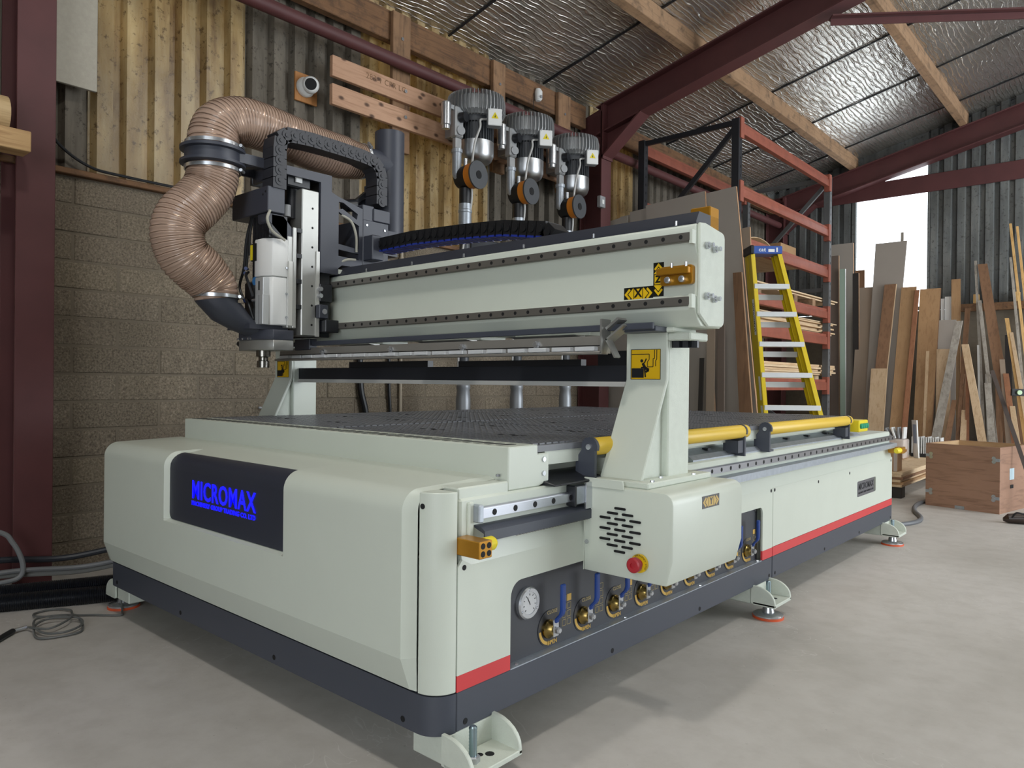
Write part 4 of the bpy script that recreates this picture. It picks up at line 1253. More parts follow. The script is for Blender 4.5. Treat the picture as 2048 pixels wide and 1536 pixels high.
for pth in ([(-1.50, 0.36, 1.70), (-1.495, 0.345, 1.66), (-1.498, 0.37, 1.615), (-1.498, 0.43, 1.585)], [(-1.505, 0.72, 1.745), (-1.493, 0.765, 1.72), (-1.49, 0.79, 1.66), (-1.495, 0.797, 1.585)], [(-1.505, 0.715, 1.53), (-1.495, 0.75, 1.545), (-1.50, 0.795, 1.55)]):
    MB().tube(bez(pth, 6), 0.006, 8).build('grey_cable', paint('grey_cable', 'a3a195', 0.5), hd)
# dust shoe block, collet
sh = MB().prism([(-1.735, 0.36), (-1.72, 0.345), (-1.60, 0.345), (-1.505, 0.385), (-1.503, 0.48), (-1.735, 0.48)], 'z', 1.118, 1.162).build('dust_shoe', ALU, hd, bevel=0.003)
MB().prism([(-1.735, 0.36), (-1.72, 0.343), (-1.60, 0.343), (-1.503, 0.383), (-1.503, 0.48), (-1.735, 0.48)], 'z', 1.162, 1.205).build('shoe_top', SL, sh, bevel=0.003)
for p in ((-1.722, 0.343, 1.168), (-1.685, 0.343, 1.168), (-1.64, 0.343, 1.168), (-1.615, 0.343, 1.168)): bolt(sh, p, (0, -1, 0), 0.005, 0.003, 'shoe_screw')
MB().rings([((-1.612, 0.40, 1.118), 0.030), ((-1.612, 0.40, 1.092), 0.030), ((-1.612, 0.40, 1.088), 0.020), ((-1.612, 0.40, 1.075), 0.020), ((-1.612, 0.40, 1.072), 0.026), ((-1.612, 0.40, 1.045), 0.026)], 18).build('collet', metal('collet_steel', '8f8c86', 0.25), hd)
MB().box(-1.735, -1.55, 0.30, 0.48, 1.205, 1.225).build('spindle_flange', SL, hd)
MB().cyl((-1.735, 0.37, 1.15), (-1.765, 0.37, 1.15), 0.012, seg=10).build('side_knob', BLACKM, sh)
# air unit beside the rail
MB().box(-1.53, -1.47, 0.585, 0.63, 1.265, 1.325).build('sensor_block', SL, hd, bevel=0.003)
MB().cyl((-1.47, 0.61, 1.295), (-1.466, 0.61, 1.295), 0.012, seg=12).build('sensor_ring', GREYP, hd)
for zz in (1.395, 1.365): MB().cyl((-1.50, 0.60, zz), (-1.48, 0.60, zz), 0.010, seg=10).build('grease_fitting', STEEL, hd)
MB().box(-1.53, -1.49, 0.60, 0.665, 1.34, 1.42).build('rail_carriage', BLACKM, hd, bevel=0.003)
MB().box(-1.53, -1.46, 0.61, 0.68, 1.205, 1.26).build('rail_carriage', BLACKM, hd, bevel=0.003)
# cable tray arm, chain z, chain end box
ct = MB().box(-1.80, -1.50, 0.35, 0.43, 1.695, 1.803).build('chain_tray', SL, hd, bevel=0.003)
MB().prism([(0.36, 1.695), (0.43, 1.695), (0.50, 1.62), (0.50, 1.56), (0.47, 1.56), (0.36, 1.66)], 'x', -1.60, -1.515).build('tray_bracket', SL, hd, bevel=0.003)
for p in ((-1.52, 0.35, 1.78), (-1.54, 0.35, 1.77)): hole(ct, p, (0, -1, 0), 0.005)
ce = MB().box(-1.585, -1.492, 0.893, 0.99, 1.745, 1.805).build('chain_box', SL, hd, bevel=0.003)
MB().box(-1.585, -1.50, 0.835, 0.90, 1.735, 1.815).build('chain_box', SL, hd, bevel=0.003)
MB().prism([(0.84, 1.80), (0.90, 1.86), (0.95, 1.885), (0.97, 1.96), (1.105, 1.955), (1.105, 1.82), (0.97, 1.80)], 'x', -1.62, -1.61).build('junction_box', SL, hd)
MB().box(-1.68, -1.61, 0.975, 1.105, 1.82, 1.958).build('junction_box', SL, hd, bevel=0.003)
MB().tube(bez([(-1.62, 1.105, 1.90), (-1.60, 1.14, 1.87), (-1.61, 1.14, 1.83), (-1.62, 1.105, 1.81)], 6), 0.004, 6).build('sensor_cable', BLACK, hd)
MB().bar((-1.60, 0.86, 1.84), (-1.60, 0.93, 1.90), 0.03, 0.02).cyl((-1.60, 0.80, 1.815), (-1.60, 0.86, 1.83), 0.03, seg=12).build('swivel_arm', BLACKM, hd)


CH = paint('charcoal_chain_plastic', '2a2b31', 0.5, var=0.05)
zp = [Vector((-1.535, 0.40, 1.80)), Vector((-1.535, 0.40, 1.99))]
zp += [Vector((-1.535, 0.445 + 0.045 * math.cos(R(a)), 1.99 + 0.045 * math.sin(R(a)))) for a in (160, 135, 110, 95)]
zp += [Vector((-1.535, 0.55, 2.042)), Vector((-1.535, 0.70, 2.040)), Vector((-1.535, 0.82, 2.036))]
zp += [Vector((-1.535, 0.87 + 0.07 * math.cos(R(a)), 1.962 + 0.07 * math.sin(R(a)))) for a in (70, 45, 20, 0)]
zp += [Vector((-1.535, 0.94, 1.90)), Vector((-1.535, 0.94, 1.80))]
def chain_flat(path, w, h, xdir, mat, name, parent, pin=True):
    P = resample(path, 0.042); xd = Vector(xdir).normalized()
    for k in range(len(P) - 1):
        c = (P[k] + P[k + 1]) / 2; u = (P[k + 1] - P[k]).normalized(); n = xd.cross(u).normalized()
        mb = MB().obox(c, u * 0.0225, xd * w / 2, n * h / 2)
        q = c + u * 0.012 + xd * (w / 2)
        if pin: mb.cyl(q - xd * 0.001, q + xd * 0.003, h * 0.36, seg=14).cyl(q + xd * 0.003, q + xd * 0.0065, h * 0.15, seg=8)
        mb.build(name, mat, parent, bevel=0.0)


zroot = MB().box(-1.575, -1.495, 0.37, 0.43, 1.80, 1.812).build('vertical_chain', CH, hd)
chain_flat(zp, 0.085, 0.062, (1, 0, 0), CH, 'chain_link', zroot)
# x chain running behind the beam lid
CHB = paint('black_chain_plastic', '101114', 0.5, var=0.05)
xp = [Vector((-1.45, 0.92, 1.625)), Vector((-1.2, 0.92, 1.63)), Vector((-0.9, 0.92, 1.618)), Vector((-0.66, 0.92, 1.603)), Vector((-0.50, 0.92, 1.578))]
xp += [Vector((-0.46 + 0.05 * math.sin(R(a)), 0.92, 1.522 + 0.05 * math.cos(R(a)))) for a in (20, 60, 90, 130)]
xp += [Vector((-0.46, 0.92, 1.470)), Vector((-0.9, 0.92, 1.468))]
xroot = MB().box(-1.47, -1.44, 0.885, 0.955, 1.60, 1.66).build('horizontal_chain', CHB, cnc, bevel=0.003)
P = resample(xp, 0.042)
for k in range(len(P) - 1):
    c = (P[k] + P[k + 1]) / 2; u = (P[k + 1] - P[k]).normalized(); yd = Vector((0, 1, 0)); n = yd.cross(u).normalized()
    lk = MB().obox(c, u * 0.0225, yd * 0.045, n * 0.029).cyl(c + yd * -0.045, c + yd * -0.05, 0.016, seg=12).build('chain_link', CHB, xroot)
    MB().obox(c - n * 0.031 if n.z > 0 else c + n * 0.031, u * 0.016, yd * 0.046, n * 0.004).build('link_bar', BLUEC, lk)
MB().box(-1.45, 0.2, 0.875, 0.97, 1.425, 1.440).build('chain_shelf', SL, cnc)

# extraction pipe on the head, hose ring and arm
dp = MB().rings([((-1.60, 1.07, 1.70), 0.073), ((-1.60, 1.07, 2.225), 0.073)], 28).build('extraction_pipe', SL, hd)
MB().cyl((-1.64, 0.93, 2.065), (-1.60, 1.07, 2.05), 0.072, seg=24).build('pipe_inlet', SL, dp)
MB().box(-1.60, -1.52, 0.95, 1.06, 1.60, 1.72).build('pipe_bracket', SL, dp)
RX, RY = -1.65, 0.187
ring = MB().rings([((RX, RY, 1.868), 0.108), ((RX, RY, 1.872), 0.128), ((RX, RY, 1.882), 0.128), ((RX, RY, 1.886), 0.110), ((RX, RY, 1.925), 0.110), ((RX, RY, 1.928), 0.128), ((RX, RY, 1.940), 0.128), ((RX, RY, 1.944), 0.108)], 36).build('hose_ring', SL, hd, ang=25)
MB().prism([(RY + 0.07, 1.89), (0.42, 1.89), (0.42, 1.932), (RY + 0.07, 1.932)], 'x', RX + 0.07, RX + 0.082).prism([(RY + 0.07, 1.885), (0.44, 1.885), (0.44, 1.922), (RY + 0.07, 1.922)], 'x', RX - 0.09, RX - 0.078).bar((RX + 0.07, 0.40, 1.905), (RX - 0.08, 0.29, 1.905), 0.01, 0.04, (0, 0, 1)).box(RX - 0.09, RX + 0.115, 0.415, 0.43, 1.86, 1.935).build('ring_arm', SL, ring)
# funnel from hose to shoe
def oval(c, rx, ry, u, v, n=24):
    c, u, v = Vector(c), Vector(u), Vector(v)
    return [c + u * rx * math.cos(2 * math.pi * i / n) + v * ry * math.sin(2 * math.pi * i / n) for i in range(n)]
X_, Y_, Z_ = (1, 0, 0), (0, 1, 0), (0, 0, 1)
rows = [oval((RX, 0.205, 1.335), 0.084, 0.084, X_, Y_), oval((RX, 0.207, 1.312), 0.084, 0.084, X_, Y_), oval((RX, 0.25, 1.277), 0.078, 0.066, X_, (0, 0.78, 0.62)), oval((RX, 0.31, 1.237), 0.072, 0.046, X_, (0, 0.6, 0.8)), oval((RX + 0.01, 0.37, 1.198), 0.072, 0.026, X_, (0, 0.35, 0.93))]
MB().grid([list(r) for r in rows], closed=True).build('dust_funnel', SL, hd)

# ================================================================== extraction hoses
HOSE, nt, b = new_mat('ribbed_clear_brown_hose')
b.inputs['Base Color'].default_value = lin('b79c8a'); b.inputs['Roughness'].default_value = 0.16
b.inputs['Transmission Weight'].default_value = 0.22; b.inputs['IOR'].default_value = 1.25; b.inputs['Coat Weight'].default_value = 0.5
WIRE = metal('hose_wire', 'a08a78', 0.3)


def hose(name, pts, r0, label, pitch=0.0138, taper=None, seg=28):
    path = resample(bez(pts, 24), pitch / 6)
    n = len(path); rr = []
    for k in range(n):
        s = k * pitch / 6
        ph = (s / pitch) % 1.0
        rr.append(r0 * (taper(k / (n - 1)) if taper else 1) + 0.0042 * (abs(math.cos(math.pi * ph)) ** 3 - 0.3))
    root = MB().tube(path, rr, seg, cap=False).build(name, HOSE, None, ang=80)
    tag(root, label, 'hose', 'dust extraction hoses on the router head')
    # wire helix standing on the ribs
    P = path; t0 = (P[1] - P[0]).normalized(); a = t0.orthogonal().normalized(); pt = t0; hx = []
    sub = 4
    for k in range(n - 1):
        t = (P[min(k + 1, n - 1)] - P[max(k - 1, 0)]).normalized()
        a = pt.rotation_difference(t) @ a; a = (a - t * a.dot(t)).normalized(); bb_ = t.cross(a); pt = t
        for q in range(sub):
            f = q / sub
            c = P[k].lerp(P[k + 1], f); s = (k + f) * pitch / 6
            th = 2 * math.pi * s / pitch
            rad = rr[k] + (0.0042 * (1 - abs(math.cos(math.pi * ((s / pitch) % 1.0))) ** 3)) * 0.9
            hx.append(c + rad * (math.cos(th) * a + math.sin(th) * bb_))
    MB().tube(hx, 0.0012, 4).build('wire_spiral', WIRE, root, ang=80)
    return root


def clamp(parent, c, axis, r, w=0.014):
    c, ax = Vector(c), Vector(axis).normalized()
    MB().rings([(c - ax * w / 2, r), (c - ax * w / 2, r + 0.005), (c + ax * w / 2, r + 0.005), (c + ax * w / 2, r)], 32, cap=False).build('hose_clamp', STEEL, parent)
    s = ax.orthogonal().normalized()
    MB().cyl(c + s * (r + 0.012) - ax.cross(s) * 0.02, c + s * (r + 0.012) + ax.cross(s) * 0.02, 0.007, seg=8).build('clamp_screw', STEEL, parent)


hx_ = -1.65
hl = hose('extraction_hose', [(hx_, 0.187, 1.878), (hx_, 0.185, 1.83), (hx_, 0.165, 1.765), (hx_, 0.115, 1.70), (hx_, 0.062, 1.64), (hx_, 0.042, 1.57), (hx_, 0.068, 1.49), (hx_, 0.14, 1.43), (hx_, 0.195, 1.375), (hx_, 0.205, 1.325)], 0.100,
          'pinkish ribbed hose bending down from the head ring to the spindle', taper=lambda t: 1.0 if t < 0.8 else 1.0 - 0.15 * (t - 0.8) / 0.2)
clamp(hl, (hx_, 0.187, 1.855), (0, 0, 1), 0.106)
clamp(hl, (hx_, 0.205, 1.335), (0, 0, 1), 0.090)
hu = hose('extraction_hose', [(hx_, 0.187, 1.935), (hx_, 0.188, 1.985), (hx_, 0.215, 2.045), (hx_, 0.29, 2.085), (hx_, 0.39, 2.092), (hx_, 0.52, 2.08), (hx_, 0.70, 2.062), (hx_, 0.86, 2.06), (hx_ + 0.01, 0.945, 2.064)], 0.098,
          'pinkish ribbed hose arching from the head ring back to the slate pipe', taper=lambda t: 1.0 if t < 0.85 else 1.0 - 0.2 * (t - 0.85) / 0.15)
clamp(hu, (hx_, 0.187, 1.955), (0, 0, 1), 0.105)
clamp(hu, (hx_ + 0.008, 0.935, 2.064), (0.05, 1, 0), 0.081)

# ================================================================== vacuum blowers on the wall
FIN = paint('dark_fin_grey', '43464a', 0.45, var=0.05)


def blower(yc, label):
    x = -2.49
    r = empty('vacuum_blower', (x, yc, 2.6), label, 'blower', 'side channel blowers on the wall planks')
    # ribbed ring housing
    MB().rings([((x, yc, 2.965), 0.12), ((x, yc, 2.965), 0.165), ((x, yc, 2.995), 0.188), ((x, yc, 3.050), 0.19), ((x, yc, 3.095), 0.185), ((x, yc, 3.115), 0.15), ((x, yc, 3.115), 0.05)], 40).build('ring_housing', CASTA, r)
    mb = MB()
    for k in range(44):
        a = 2 * math.pi * k / 44
        d = Vector((math.cos(a), math.sin(a), 0)); t = Vector((-math.sin(a), math.cos(a), 0))
        o = Vector((x, yc, 0))
        q = [o + d * 0.150 + Vector((0, 0, 2.957)), o + d * 0.204 + Vector((0, 0, 2.982)), o + d * 0.217 + Vector((0, 0, 3.012)), o + d * 0.216 + Vector((0, 0, 3.075)), o + d * 0.206 + Vector((0, 0, 3.122)), o + d * 0.150 + Vector((0, 0, 3.145))]
        vs = [p - t * 0.0028 for p in q] + [p + t * 0.0028 for p in q]
        n = len(q)
        mb.add(vs, [tuple(range(n)), tuple(range(2 * n - 1, n - 1, -1))] + [(i, (i + 1) % n, (i + 1) % n + n, i + n) for i in range(n)])
    mb.build('cooling_ribs', CASTA, r, smooth=False)['kind'] = 'stuff'
    MB().rings([((x, yc, 2.99), 0.135), ((x, yc, 2.925), 0.132), ((x, yc, 2.92), 0.115), ((x, yc, 2.79), 0.112)], 30).build('motor_body', FIN, r)
    mb = MB()
    for k in range(36):
        a = 2 * math.pi * k / 36
        d = Vector((math.cos(a), math.sin(a), 0)); t = Vector((-math.sin(a), math.cos(a), 0))
        mb.obox(Vector((x, yc, 2.868)) + d * 0.121, d * 0.011, t * 0.0022, Vector((0, 0, 0.075)))
    mb.build('motor_fins', FIN, r, smooth=False)['kind'] = 'stuff'
    MB().rings([((x, yc, 2.795), 0.133), ((x, yc, 2.70), 0.133), ((x, yc, 2.665), 0.118), ((x, yc, 2.645), 0.09), ((x, yc, 2.643), 0.03)], 32).build('fan_cowl', metal('cowl_aluminium', 'b4b6b8', 0.35, (8, 8, 8)), r)
    # terminal box, facing the room
    dirv = Vector((0.8, -0.6, 0)); tv = Vector((0.6, 0.8, 0))
    c = Vector((x, yc, 2.935)) + Vector((0.10, 0.06, 0)) + dirv * 0.105
    tb = MB().obox(c, dirv * 0.035, tv * 0.05, Vector((0, 0, 0.06))).build('terminal_box', GREYP, r, bevel=0.006)
    MB().obox(c + dirv * 0.038, dirv * 0.004, tv * 0.05, Vector((0, 0, 0.06))).build('box_lid', WHITEP, tb, bevel=0.004)
    tri = [c + dirv * 0.0432 + tv * a + Vector((0, 0, b2)) for a, b2 in ((-0.026, -0.012), (0.026, -0.012), (0.0, 0.034))]
    MB().add(tri, [(0, 1, 2)]).build('warning_triangle', YELB, tb, recalc=False)
    mk = [c + dirv * 0.0436 + tv * a + Vector((0, 0, b2)) for a, b2 in ((-0.004, -0.004), (0.005, -0.004), (0.001, 0.020))]
    MB().add(mk, [(0, 1, 2)]).build('warning_mark', INK, tb, recalc=False)
    # side manifold, silencer, pipes
    MB().box(x - 0.02, x + 0.045, yc - 0.245, yc - 0.165, 2.78, 3.0).build('side_manifold', CASTA, r, bevel=0.01)
    MB().cyl((x + 0.045, yc - 0.20, 2.92), (x + 0.09, yc - 0.19, 2.92), 0.036, seg=16).build('relief_valve', BLACKM, r)
    MB().cyl((x + 0.045, yc - 0.205, 2.825), (x + 0.062, yc - 0.21, 2.825), 0.032, seg=18).build('pressure_gauge', GREYP, r)
    MB().box(x - 0.005, x + 0.035, yc - 0.235, yc - 0.175, 2.70, 2.78).build('manifold_foot', CASTA, r, bevel=0.006)
    MB().rings([((x + 0.01, yc - 0.31, 2.82), 0.028), ((x + 0.01, yc - 0.31, 2.845), 0.028), ((x + 0.01, yc - 0.31, 2.85), 0.036), ((x + 0.01, yc - 0.31, 3.00), 0.036), ((x + 0.01, yc - 0.31, 3.01), 0.028)], 16).build('silencer', STEEL, r)
    MB().bar((x + 0.01, yc - 0.31, 2.985), (x + 0.01, yc - 0.2, 2.985), 0.03, 0.03).build('silencer_arm', CASTA, r)
    pth = [(x + 0.015, yc - 0.205, 2.70), (x + 0.015, yc - 0.205, 2.56), (x + 0.018, yc - 0.205, 2.52), (x + 0.03, yc - 0.20, 2.50), (x + 0.05, yc - 0.19, 2.50)]
    MB().tube(bez(pth, 5), 0.033, 16).build('elbow_pipe', GALV, r)
    MB().rings([((x + 0.015, yc - 0.205, 2.70), 0.04), ((x + 0.015, yc - 0.205, 2.675), 0.04)], 18).build('pipe_collar', GALV, r)
    fa = Vector((1.0, 0.05, 0)).normalized()
    p0 = Vector((x - 0.0, yc - 0.155, 2.505))
    MB().rings([(p0, 0.075), (p0 + fa * 0.10, 0.085), (p0 + fa * 0.105, 0.085)], 26).build('filter_case', BLACK, r)
    MB().rings([(p0 + fa * 0.105, 0.088), (p0 + fa * 0.165, 0.088)], 26).build('filter_cartridge', paint('orange_filter', 'c9781d', 0.5), r)
    MB().rings([(p0 + fa * 0.165, 0.098), (p0 + fa * 0.178, 0.098), (p0 + fa * 0.178, 0.03), (p0 + fa * 0.172, 0.028)], 28).build('filter_lid', FIN, r)
    MB().cyl(p0 + fa * 0.1725, p0 + fa * 0.1785, 0.026, seg=16).build('lid_hole', SLOT, r)
    MB().rings([(p0 + fa * 0.05 + Vector((0, 0, 0.07)), 0.014), (p0 + fa * 0.05 + Vector((0, 0, 0.135)), 0.014)], 12).build('drain_neck', STEEL, r)
    q = p0 + fa * 0.05
    MB().cyl(q - Vector((0, 0, 0.08)), q - Vector((0, 0, 0.20)), 0.043, seg=18).build('outlet_stub', BLACK, r)
    MB().rings([(q + Vector((0, 0, -0.19)), 0.046), (q + Vector((0, 0, -0.23)), 0.046), (q + Vector((0, 0, -0.235)), 0.05), (q + Vector((0, 0, -0.25)), 0.05), (q + Vector((0, 0, -0.255)), 0.046), (q + Vector((0, 0, -0.34)), 0.046)], 18).build('outlet_collar', GALV, r)
    MB().cyl(q - Vector((0, 0, 0.33)), Vector((q.x, q.y, 1.02)), 0.038, seg=16).build('down_pipe', FIN, r)
    MB().rings([((q.x, q.y, 1.06), 0.040), ((q.x, q.y, 1.03), 0.040), ((q.x, q.y, 1.02), 0.050), ((q.x, q.y, 1.0), 0.050), ((q.x, q.y, 0.99), 0.045), ((q.x, q.y, 0.92), 0.052), ((q.x, q.y, 0.055), 0.056)], 20).build('air_separator', paint('separator_silver', '9b9fa4', 0.45, metal=0.5), r)
    cb_ = c - dirv * 0.02 - tv * 0.05
    MB().tube(bez([cb_, cb_ - tv * 0.05 + dirv * 0.03 + Vector((0, 0, -0.02)), Vector((x + 0.14, yc - 0.10, 2.86)), Vector((x + 0.14, yc - 0.155, 2.72)), Vector((x + 0.12, yc - 0.165, 2.5)), Vector((x + 0.09, yc - 0.13, 2.32)), Vector((q.x + 0.02, q.y - 0.05, 1.9)), Vector((q.x, q.y - 0.055, 1.1))], 8), 0.008, 8).build('supply_cable', paint('pale_grey_cable', 'b9b9b6', 0.45), r)
    MB().box(x - 0.235, x - 0.12, yc - 0.09, yc + 0.09, 2.86, 3.11).build('wall_bracket', CASTA, r, bevel=0.004)
    r.location.z -= 0.055
    return r


blower(2.59, 'grey vacuum blower with orange filter, nearest the router head')
blower(3.17, 'grey vacuum blower with orange filter, middle of the three')
blower(3.79, 'grey vacuum blower with orange filter, beside the red column')

# ================================================================== small things on the walls
cm = empty('security_camera', (-2.90, 1.42, 2.80), 'white dome security camera on a small plywood square', 'camera')
MB().box(-2.915, -2.90, 1.345, 1.51, 2.80, 2.985).build('mount_board', wood('orange_ply', '8a5a30', 'a9743f', (3, 30, 3)), cm, bevel=0.002)
MB().rings([((-2.90, 1.415, 2.895), 0.062), ((-2.885, 1.415, 2.895), 0.064), ((-2.87, 1.415, 2.895), 0.058), ((-2.855, 1.415, 2.895), 0.05)], 24).build('base', WHITEP, cm)
cd = Vector((0.62, -0.35, -0.12)).normalized(); c0 = Vector((-2.85, 1.425, 2.90))
MB().rings([(c0 - cd * 0.03, 0.035), (c0 - cd * 0.01, 0.052), (c0 + cd * 0.02, 0.055), (c0 + cd * 0.04, 0.046), (c0 + cd * 0.045, 0.040)], 24).build('eyeball', WHITEP, cm)
MB().cyl(c0 + cd * 0.044, c0 + cd * 0.048, 0.037, seg=22).build('lens_face', SLOT, cm)
pr_ = empty('motion_sensor', (-2.80, 3.66, 3.43), 'small white motion sensor on the eaves beam', 'sensor')
MB().rings([((-2.785, 3.66, 3.44), 0.022), ((-2.78, 3.66, 3.455), 0.032), ((-2.78, 3.66, 3.52), 0.034), ((-2.785, 3.66, 3.545), 0.022), ((-2.79, 3.66, 3.55), 0.008)], 16, axis=(0, 0, 1)).build('sensor_body', WHITEP, pr_)
MB().cyl((-2.748, 3.655, 3.468), (-2.744, 3.655, 3.466), 0.014, seg=12).build('sensor_lens', GREYP, pr_)
MB().tube([(-2.80, 3.62, 3.50), (-2.785, 3.60, 3.42), (-2.80, 3.62, 3.36)], 0.003, 6).build('sensor_wire', BLACK, pr_)
sk = empty('wall_socket', (-2.645, 4.41, 2.63), 'grey steel light switch on the column flange', 'switch')
MB().box(-2.649, -2.61, 4.37, 4.455, 2.63, 2.735).build('back_box', GREYP, sk, bevel=0.004)
MB().box(-2.61, -2.605, 4.395, 4.425, 2.66, 2.70).build('rocker', WHITEP, sk)
pb_ = MB().box(-2.84, -2.82, -0.07, 0.147, 2.462, 3.35).build('wall_panel', paint('pale_fibre_board', 'a8a294', 0.9, var=0.08, scale=40, bmp=0.3), None, bevel=0.002)
tag(pb_, 'pale grey fibreboard panel high beside the left column', 'panel')
jb = empty('junction_box', (-2.88, 1.36, 0.86), 'grey junction box with a yellow label on the block wall', 'electrical box')
MB().box(-2.907, -2.83, 1.28, 1.445, 0.868, 0.99).build('box_body', GREYP, jb, bevel=0.005)
MB().box(-2.83, -2.828, 1.345, 1.44, 0.905, 0.975).build('yellow_label', YELB, jb)
MB().tube(bez([(-2.86, 1.445, 0.99), (-2.85, 1.47, 0.93), (-2.86, 1.43, 0.84), (-2.87, 1.30, 0.80), (-2.88, 1.1, 0.82)], 6), 0.007, 8).build('flex_cable', GREYP, jb)
sb = empty('switch_box', (-2.88, 1.38, 1.03), 'dark blue switch box with a red lever on the block wall', 'electrical box')
MB().box(-2.907, -2.84, 1.31, 1.42, 1.035, 1.14).build('box_body', paint('navy_box', '222a4a', 0.4), sb, bevel=0.005)
MB().cyl((-2.84, 1.37, 1.09), (-2.815, 1.37, 1.09), 0.014, seg=12).build('red_lever', RED, sb)
for y0, y1, z0, z1, lab in ((1.56, 1.84, 1.235, 1.32, 'white trunking box on the block wall near the head'), (2.69, 3.03, 1.29, 1.40, 'white twin socket box on the block wall below the blowers')):
    o = empty('socket_box', (-2.88, (y0 + y1) / 2, z0), lab, 'electrical box')
    MB().box(-2.907, -2.845, y0, y1, z0, z1).build('box_body', WHITEP, o, bevel=0.004)
    for f in (0.3, 0.65):
        MB().box(-2.845, -2.842, y0 + (y1 - y0) * f, y0 + (y1 - y0) * f + 0.03, z0 + 0.03, z0 + 0.05).build('socket_face', BLACK, o)
tk = MB().box(-2.905, -2.80, 2.87, 3.22, 1.62, 2.14).build('wall_cabinet', paint('dark_cabinet', '2d3138', 0.4), None, bevel=0.006)
MB().box(-2.81, -2.798, 3.20, 3.225, 1.62, 2.14).build('cabinet_edge', GREYP, tk)
tag(tk, 'dark steel cabinet on the wall behind the first blower pipe', 'cabinet')
for pth, lab in (([(-2.885, 1.86, 1.3), (-2.88, 1.87, 0.95), (-2.87, 1.915, 0.7), (-2.87, 1.92, 0.1)], 'thick black cable hanging on the block wall, the left one'), ([(-2.885, 2.12, 1.3), (-2.885, 2.125, 0.95), (-2.885, 2.14, 0.7), (-2.885, 2.15, 0.1)], 'thin black cable hanging on the block wall, the right one')):
    o = MB().tube(bez(pth, 6), 0.022 if 'thick' in lab else 0.012, 10).build('hanging_cable', BLACK); tag(o, lab, 'cable', 'black cables on the block wall')
cdt = MB().tube([(-2.89, 2.235, 0.2), (-2.89, 2.235, 1.2), (-2.89, 2.235, 2.1)], 0.012, 10).build('conduit', paint('cream_conduit', 'b7ab97', 0.5)); tag(cdt, 'cream conduit running up the block wall behind the beam', 'conduit')
MB().cyl((-2.89, 2.235, 1.86), (-2.89, 2.235, 1.90), 0.017, seg=10).build('coupler', paint('cream_conduit', 'b7ab97', 0.5), cdt)
MB().tube(bez([(-2.89, 2.235, 2.1), (-2.88, 2.225, 2.16), (-2.885, 2.22, 2.22), (-2.87, 2.23, 2.30)], 5), 0.008, 8).build('flex_end', BLACK, cdt)
wc = MB().tube(bez([(-2.86, -0.10, 2.30), (-2.86, -0.02, 2.17), (-2.86, 0.12, 2.085), (-2.86, 0.3, 2.068), (-2.86, 0.9, 2.066)], 6), 0.008, 8).build('wall_cable', BLACK); tag(wc, 'black cable drooping onto the timber plate by the left column', 'cable')

# timber props at the left edge
tb_ = MB().box(-2.56, -2.45, -0.75, -0.245, 1.985, 2.075).build('timber_bearer', wood('pale_bearer', '9a7448', 'c4a070', (20, 1.2, 20)), None, bevel=0.003)
tag(tb_, 'short pale timber bearer at the left edge of the picture', 'timber')
lg_ = MB().cyl((-2.62, -1.2, 2.16), (-2.62, -0.30, 2.17), 0.085, seg=20).build('timber_log', wood('pale_log', 'a5875a', 'd0b488', (20, 1.2, 20)), None); tag(lg_, 'pale round log end above the bearer at the left edge', 'log')

# ================================================================== cables on the floor
for pth, r_, lab in (([(-3.0 + 0.3, -0.9, 0.04), (-2.60, -0.55, 0.04), (-2.45, -0.22, 0.045), (-2.32, 0.05, 0.05), (-2.2, 0.4, 0.05)], 0.036, 'upper black ribbed conduit lying along the wall foot'), ([(-2.62, -1.0, 0.036), (-2.48, -0.6, 0.036), (-2.33, -0.26, 0.036), (-2.2, 0.02, 0.036), (-2.08, 0.4, 0.04)], 0.036, 'lower black ribbed conduit lying along the wall foot')):
    P = resample(bez(pth, 12), 0.004)
    o = MB().tube(P, [r_ + (0.002 if k % 2 else -0.001) for k in range(len(P))], 16).build('floor_conduit', paint('navy_black_conduit', '0d1018', 0.3)); tag(o, lab, 'conduit', 'black conduits on the floor')
for pth, r_, c_, lab in (([(-2.60, -0.7, 0.095), (-2.57, -0.3, 0.12), (-2.52, 0.0, 0.10), (-2.38, 0.25, 0.14), (-2.2, 0.5, 0.16)], 0.012, '6d6f70', 'grey cable on top of the black conduits'), ([(-2.63, -0.6, 0.09), (-2.60, -0.3, 0.10), (-2.55, 0.0, 0.075), (-2.43, 0.25, 0.11), (-2.2, 0.5, 0.12)], 0.014, '8a8a86', 'second paler grey cable on top of the conduits'), ([(-2.62, -0.75, 0.15), (-2.615, -0.35, 0.17), (-2.61, -0.05, 0.135), (-2.47, 0.25, 0.18), (-2.2, 0.5, 0.20)], 0.015, '2a2d33', 'dark cable at the back of the cable run')):
    o = MB().tube(bez(pth, 8), r_, 10).build('floor_cable', paint('cable_' + c_, c_, 0.45)); tag(o, lab, 'cable', 'grey cables behind the machine corner')
lp = MB().tube(bez([(-2.55, -0.50, 0.36), (-2.55, -0.325, 0.305), (-2.55, -0.277, 0.253), (-2.55, -0.244, 0.18), (-2.55, -0.236, 0.123), (-2.55, -0.251, 0.092), (-2.55, -0.289, 0.082), (-2.55, -0.4, 0.08)], 8), 0.011, 10).build('looped_cable', paint('braided_grey', '7d7f80', 0.4)); tag(lp, 'grey braided cable looping down at the left edge', 'cable')
